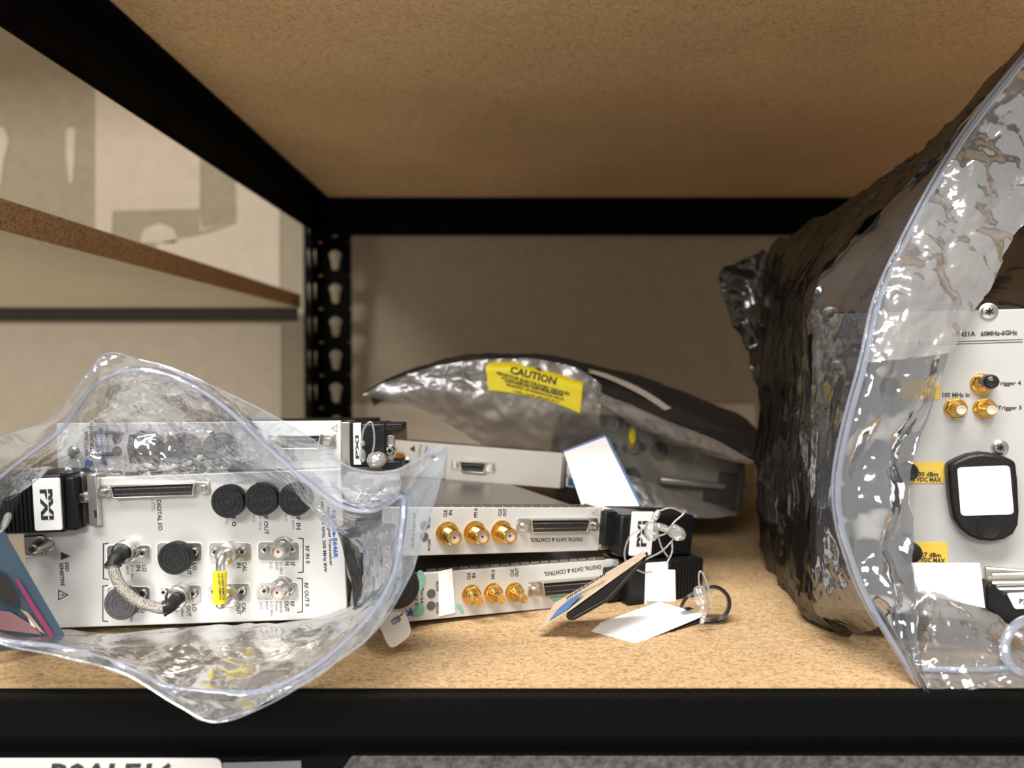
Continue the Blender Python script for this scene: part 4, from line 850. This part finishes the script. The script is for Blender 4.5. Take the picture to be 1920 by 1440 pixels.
# ------------------------------------------------------------------ cards, tags and ties
def card(name, pts, m, lab, cat, th=.0008, r=.002, group=None):
    return tag(MB().plate(rounded([W(*p) for p in pts], r), th).build(name, m, None, .0001), lab, cat, group)
t1 = card('hang_tag', [(1057, 848, .377), (1135, 819, .377), (1199, 949, .365), (1091, 949, .367)], M['white'], 'blank white tag leaning upright beside the upper module', 'tag', .0006, .0003)
MB().plate([W(1055, 845, .3785), W(1133, 815, .3785), W(1142, 823, .3785), W(1203, 946, .3665), W(1094, 950, .3685)], .0006).build('blue_backing', M['cardblue'], t1)
t3 = card('hang_tag', [(1067, 1188, .3045), (1236, 1128, .340), (1322, 1152, .316), (1152, 1222, .2862)], M['white'], 'large blank white tag lying at the front of the centre stack', 'tag', .0006, .0018)
MB().plate(rounded([W(1066, 1191.5, .3052), W(1236, 1131, .3405), (W(1324, 1160, .3165)), W(1152, 1227, .2868)], .0018), .0006).build('dark_backing', M['case'], t3)
MB().plate([W(1281, 1139.5, .3235), W(1292, 1138, .3255), W(1300, 1141, .323), W(1289, 1143, .321)], .0003).build('slot', M['case'], t3)
t4 = card('hang_card', [(1008, 1182, .298), (1040, 1130, .312), (1206, 1033, .308), (1211, 1040, .300), (1063, 1146, .293)], M['tan'], 'tan printed card with a blue stripe leaning in front of the lowest module', 'card', .0006, .001)
tb = ((1008, 1182, .298), (1040, 1130, .312), (1206, 1033, .308))
tb = ((1008, 1182, .298), (1040, 1130, .312), (1063, 1146, .293))
on_plate([(1030, 1163), (1047, 1141), (1062, 1128), (1096, 1108), (1086, 1118), (1063, 1143)], tb, M['cardblue'], 'printed_stripe', t4)
mk = MB(); e0 = Vector((0, 0, HC)); a_, b_, c_ = [W(*q) for q in tb]; n_ = (b_ - a_).cross(c_ - a_).normalized()
if n_.dot(e0 - a_) < 0: n_ = -n_
for k in range(9):
    x = 1062 + k * 8; y = 1122 - k * 5; pts = []
    for q in range(5):
        d = W(x + q * 2.2, y - q * 1.5 + (2.0 if q % 2 else -2.0), .3) - e0; t = (a_ + n_ * .0003 - e0).dot(n_) / d.dot(n_); pts.append(e0 + d * t)
    mk.tube(pts, .00022, 5)
tag(mk.build('handwriting', M['ink'], t4), kind='stuff')
t5 = card('card_holder', [(1060, 1158, .292), (1067, 1137, .296), (1185, 1062, .300), (1214, 1032, .304), (1206, 1048, .298), (1140, 1122, .292), (1072, 1160, .290)], M['blackgloss'], 'black card holder behind the tan card with the blue stripe', 'card holder', .0014, .0015)
t6 = card('hang_tag', [(700, 1150, .282), (760, 1146, .284), (774, 1189, .282), (732, 1220, .280)], M['cream'], 'cream tag with handwriting half under the open bag, beside the black cap', 'tag', .0006, .003)
b6 = ((700, 1150, .282), (760, 1146, .284), (732, 1220, .280))
def scribble(parent, x0, y0, x1, y1, n, base, amp=4):
    a, b, c = [W(*q) for q in base]; nn = (b - a).cross(c - a).normalized()
    if nn.dot(e0 - a) < 0: nn = -nn
    pts = []
    for k in range(n):
        t = k / (n - 1); x = x0 + (x1 - x0) * t + random.uniform(-1.5, 1.5); y = y0 + (y1 - y0) * t + (amp if k % 2 else -amp) * random.uniform(.3, 1)
        d = W(x, y, .3) - e0; s = (a + nn * .0003 - e0).dot(nn) / d.dot(nn); pts.append(e0 + d * s)
    tag(MB().tube(spline(pts, n * 4), .00018, 5).build('handwriting', M['marker'], parent), kind='stuff')
scribble(t6, 734, 1165, 756, 1150, 12, b6); scribble(t6, 736, 1170, 752, 1160, 8, b6, 3)

def tie(name, lab, loops, barrels, group=None):
    o = tag(empty(name, Matrix.Translation(loops[0][0] if isinstance(loops[0][0], Vector) else W(*loops[0][0]))), lab, 'tag tie', group)
    inv = o.matrix_world.inverted()
    for lp in loops: MB().tube([inv @ p for p in spline([W(*q) for q in lp], 40)], .00042, 8).build('loop_strand', M['nylon'], o)
    for a, b_, r in barrels:
        p, q = inv @ W(*a), inv @ W(*b_); l = (q - p).length
        MB().lathe(p, [(r * .5, 0), (r * .9, l * .12), (r, l * .3), (r, l * .7), (r * .8, l * .85), (r * .45, l)], q - p, 8).build('lock_barrel', M['nylon'], o)
    return o
tie('tag_tie', 'clear nylon tie tangled over the pale badge of the middle module',
    [[(1174, 1055, .322), (1171, 1035, .322), (1180, 1008, .320), (1200, 994, .318), (1222, 986, .316)], [(1236, 958, .315), (1258, 952, .315), (1278, 960, .316), (1281, 964, .316), (1263, 980, .314), (1248, 1000, .313), (1232, 1004, .313), (1222, 998, .314)],
     [(1262, 1012, .312), (1240, 1034, .310), (1212, 1048, .306), (1190, 1062, .304), (1206, 1073, .306), (1222, 1072, .309)], [(1260, 1016, .312), (1260, 1035, .311), (1249, 1058, .310)], [(1234, 1003, .313), (1240, 1025, .312), (1252, 1044, .311)]],
    [((1222, 978, .3135), (1222, 1014, .3125), .0032), ((1225, 976, .314), (1236, 956, .315), .0014), ((1226, 984, .313), (1256, 994, .312), .0016), ((1254, 990, .312), (1284, 1008, .311), .0030)])
tie('tag_tie', 'clear nylon tie hanging from the lowest module beside the black strap loop',
    [[(1312, 1100, .307), (1310, 1085, .307), (1312, 1072, .307), (1318, 1075, .307), (1326, 1095, .306), (1333, 1120, .306), (1334, 1140, .306)]],
    [((1311, 1098, .306), (1317, 1136, .304), .0028), ((1317, 1134, .304), (1321, 1158, .303), .0014), ((1322, 1154, .303), (1314, 1170, .302), .0011)])
tie('tag_tie', 'clear nylon tie looped over the slim module ejector handle',
    [[(678, 866, .308), (678, 830, .308), (682, 805, .308), (692, 792, .308), (699, 797, .308), (702, 825, .307), (698, 850, .306), (691, 866, .306)]],
    [((680, 866, .307), (679, 842, .307), .0014), ((679, 836, .307), (680, 826, .307), .0012), ((690, 866, .305), (724, 858, .304), .0032)])
tie('tag_tie', 'clear nylon tie above the teal printed card at the left edge',
    [[(15, 968, .262), (10, 985, .262), (0, 998, .262), (-12, 1002, .262)]], [((17, 962, .262), (6, 992, .262), .0012)])
mb = MB(); sp = [W(*q) for q in [(1276, 1139, .318), (1286, 1122, .317), (1302, 1112, .317), (1326, 1102, .316), (1346, 1102, .316), (1362, 1115, .316), (1367, 1132, .316), (1362, 1149, .316), (1348, 1160, .316), (1330, 1163, .316), (1312, 1161, .317)]]
sp = spline(sp, 60); vs = []; fs = []
for i, p in enumerate(sp):
    t = (sp[min(i + 1, 59)] - sp[max(i - 1, 0)]).normalized(); wv = Vector((.0006, .0030, -.0010)); nn = t.cross(wv).normalized() * .0007
    vs += [p - wv + nn, p + wv + nn, p + wv - nn, p - wv - nn]
for i in range(59):
    for k in range(4): fs.append((i * 4 + k, i * 4 + (k + 1) % 4, i * 4 + 4 + (k + 1) % 4, i * 4 + 4 + k))
fs += [(3, 2, 1, 0), (236, 237, 238, 239)]
tag(mb.add(vs, fs).build('strap_loop', M['blackgloss'], None, sharp=50), 'black strap loop curling on the board beside the large white tag', 'strap')
# keep every child's placement when its parent empty is moved off the origin
bpy.context.view_layer.update()
for o in (bagL, bagB, bagR):
    for c in o.children: c.matrix_parent_inverse = o.matrix_world.inverted()
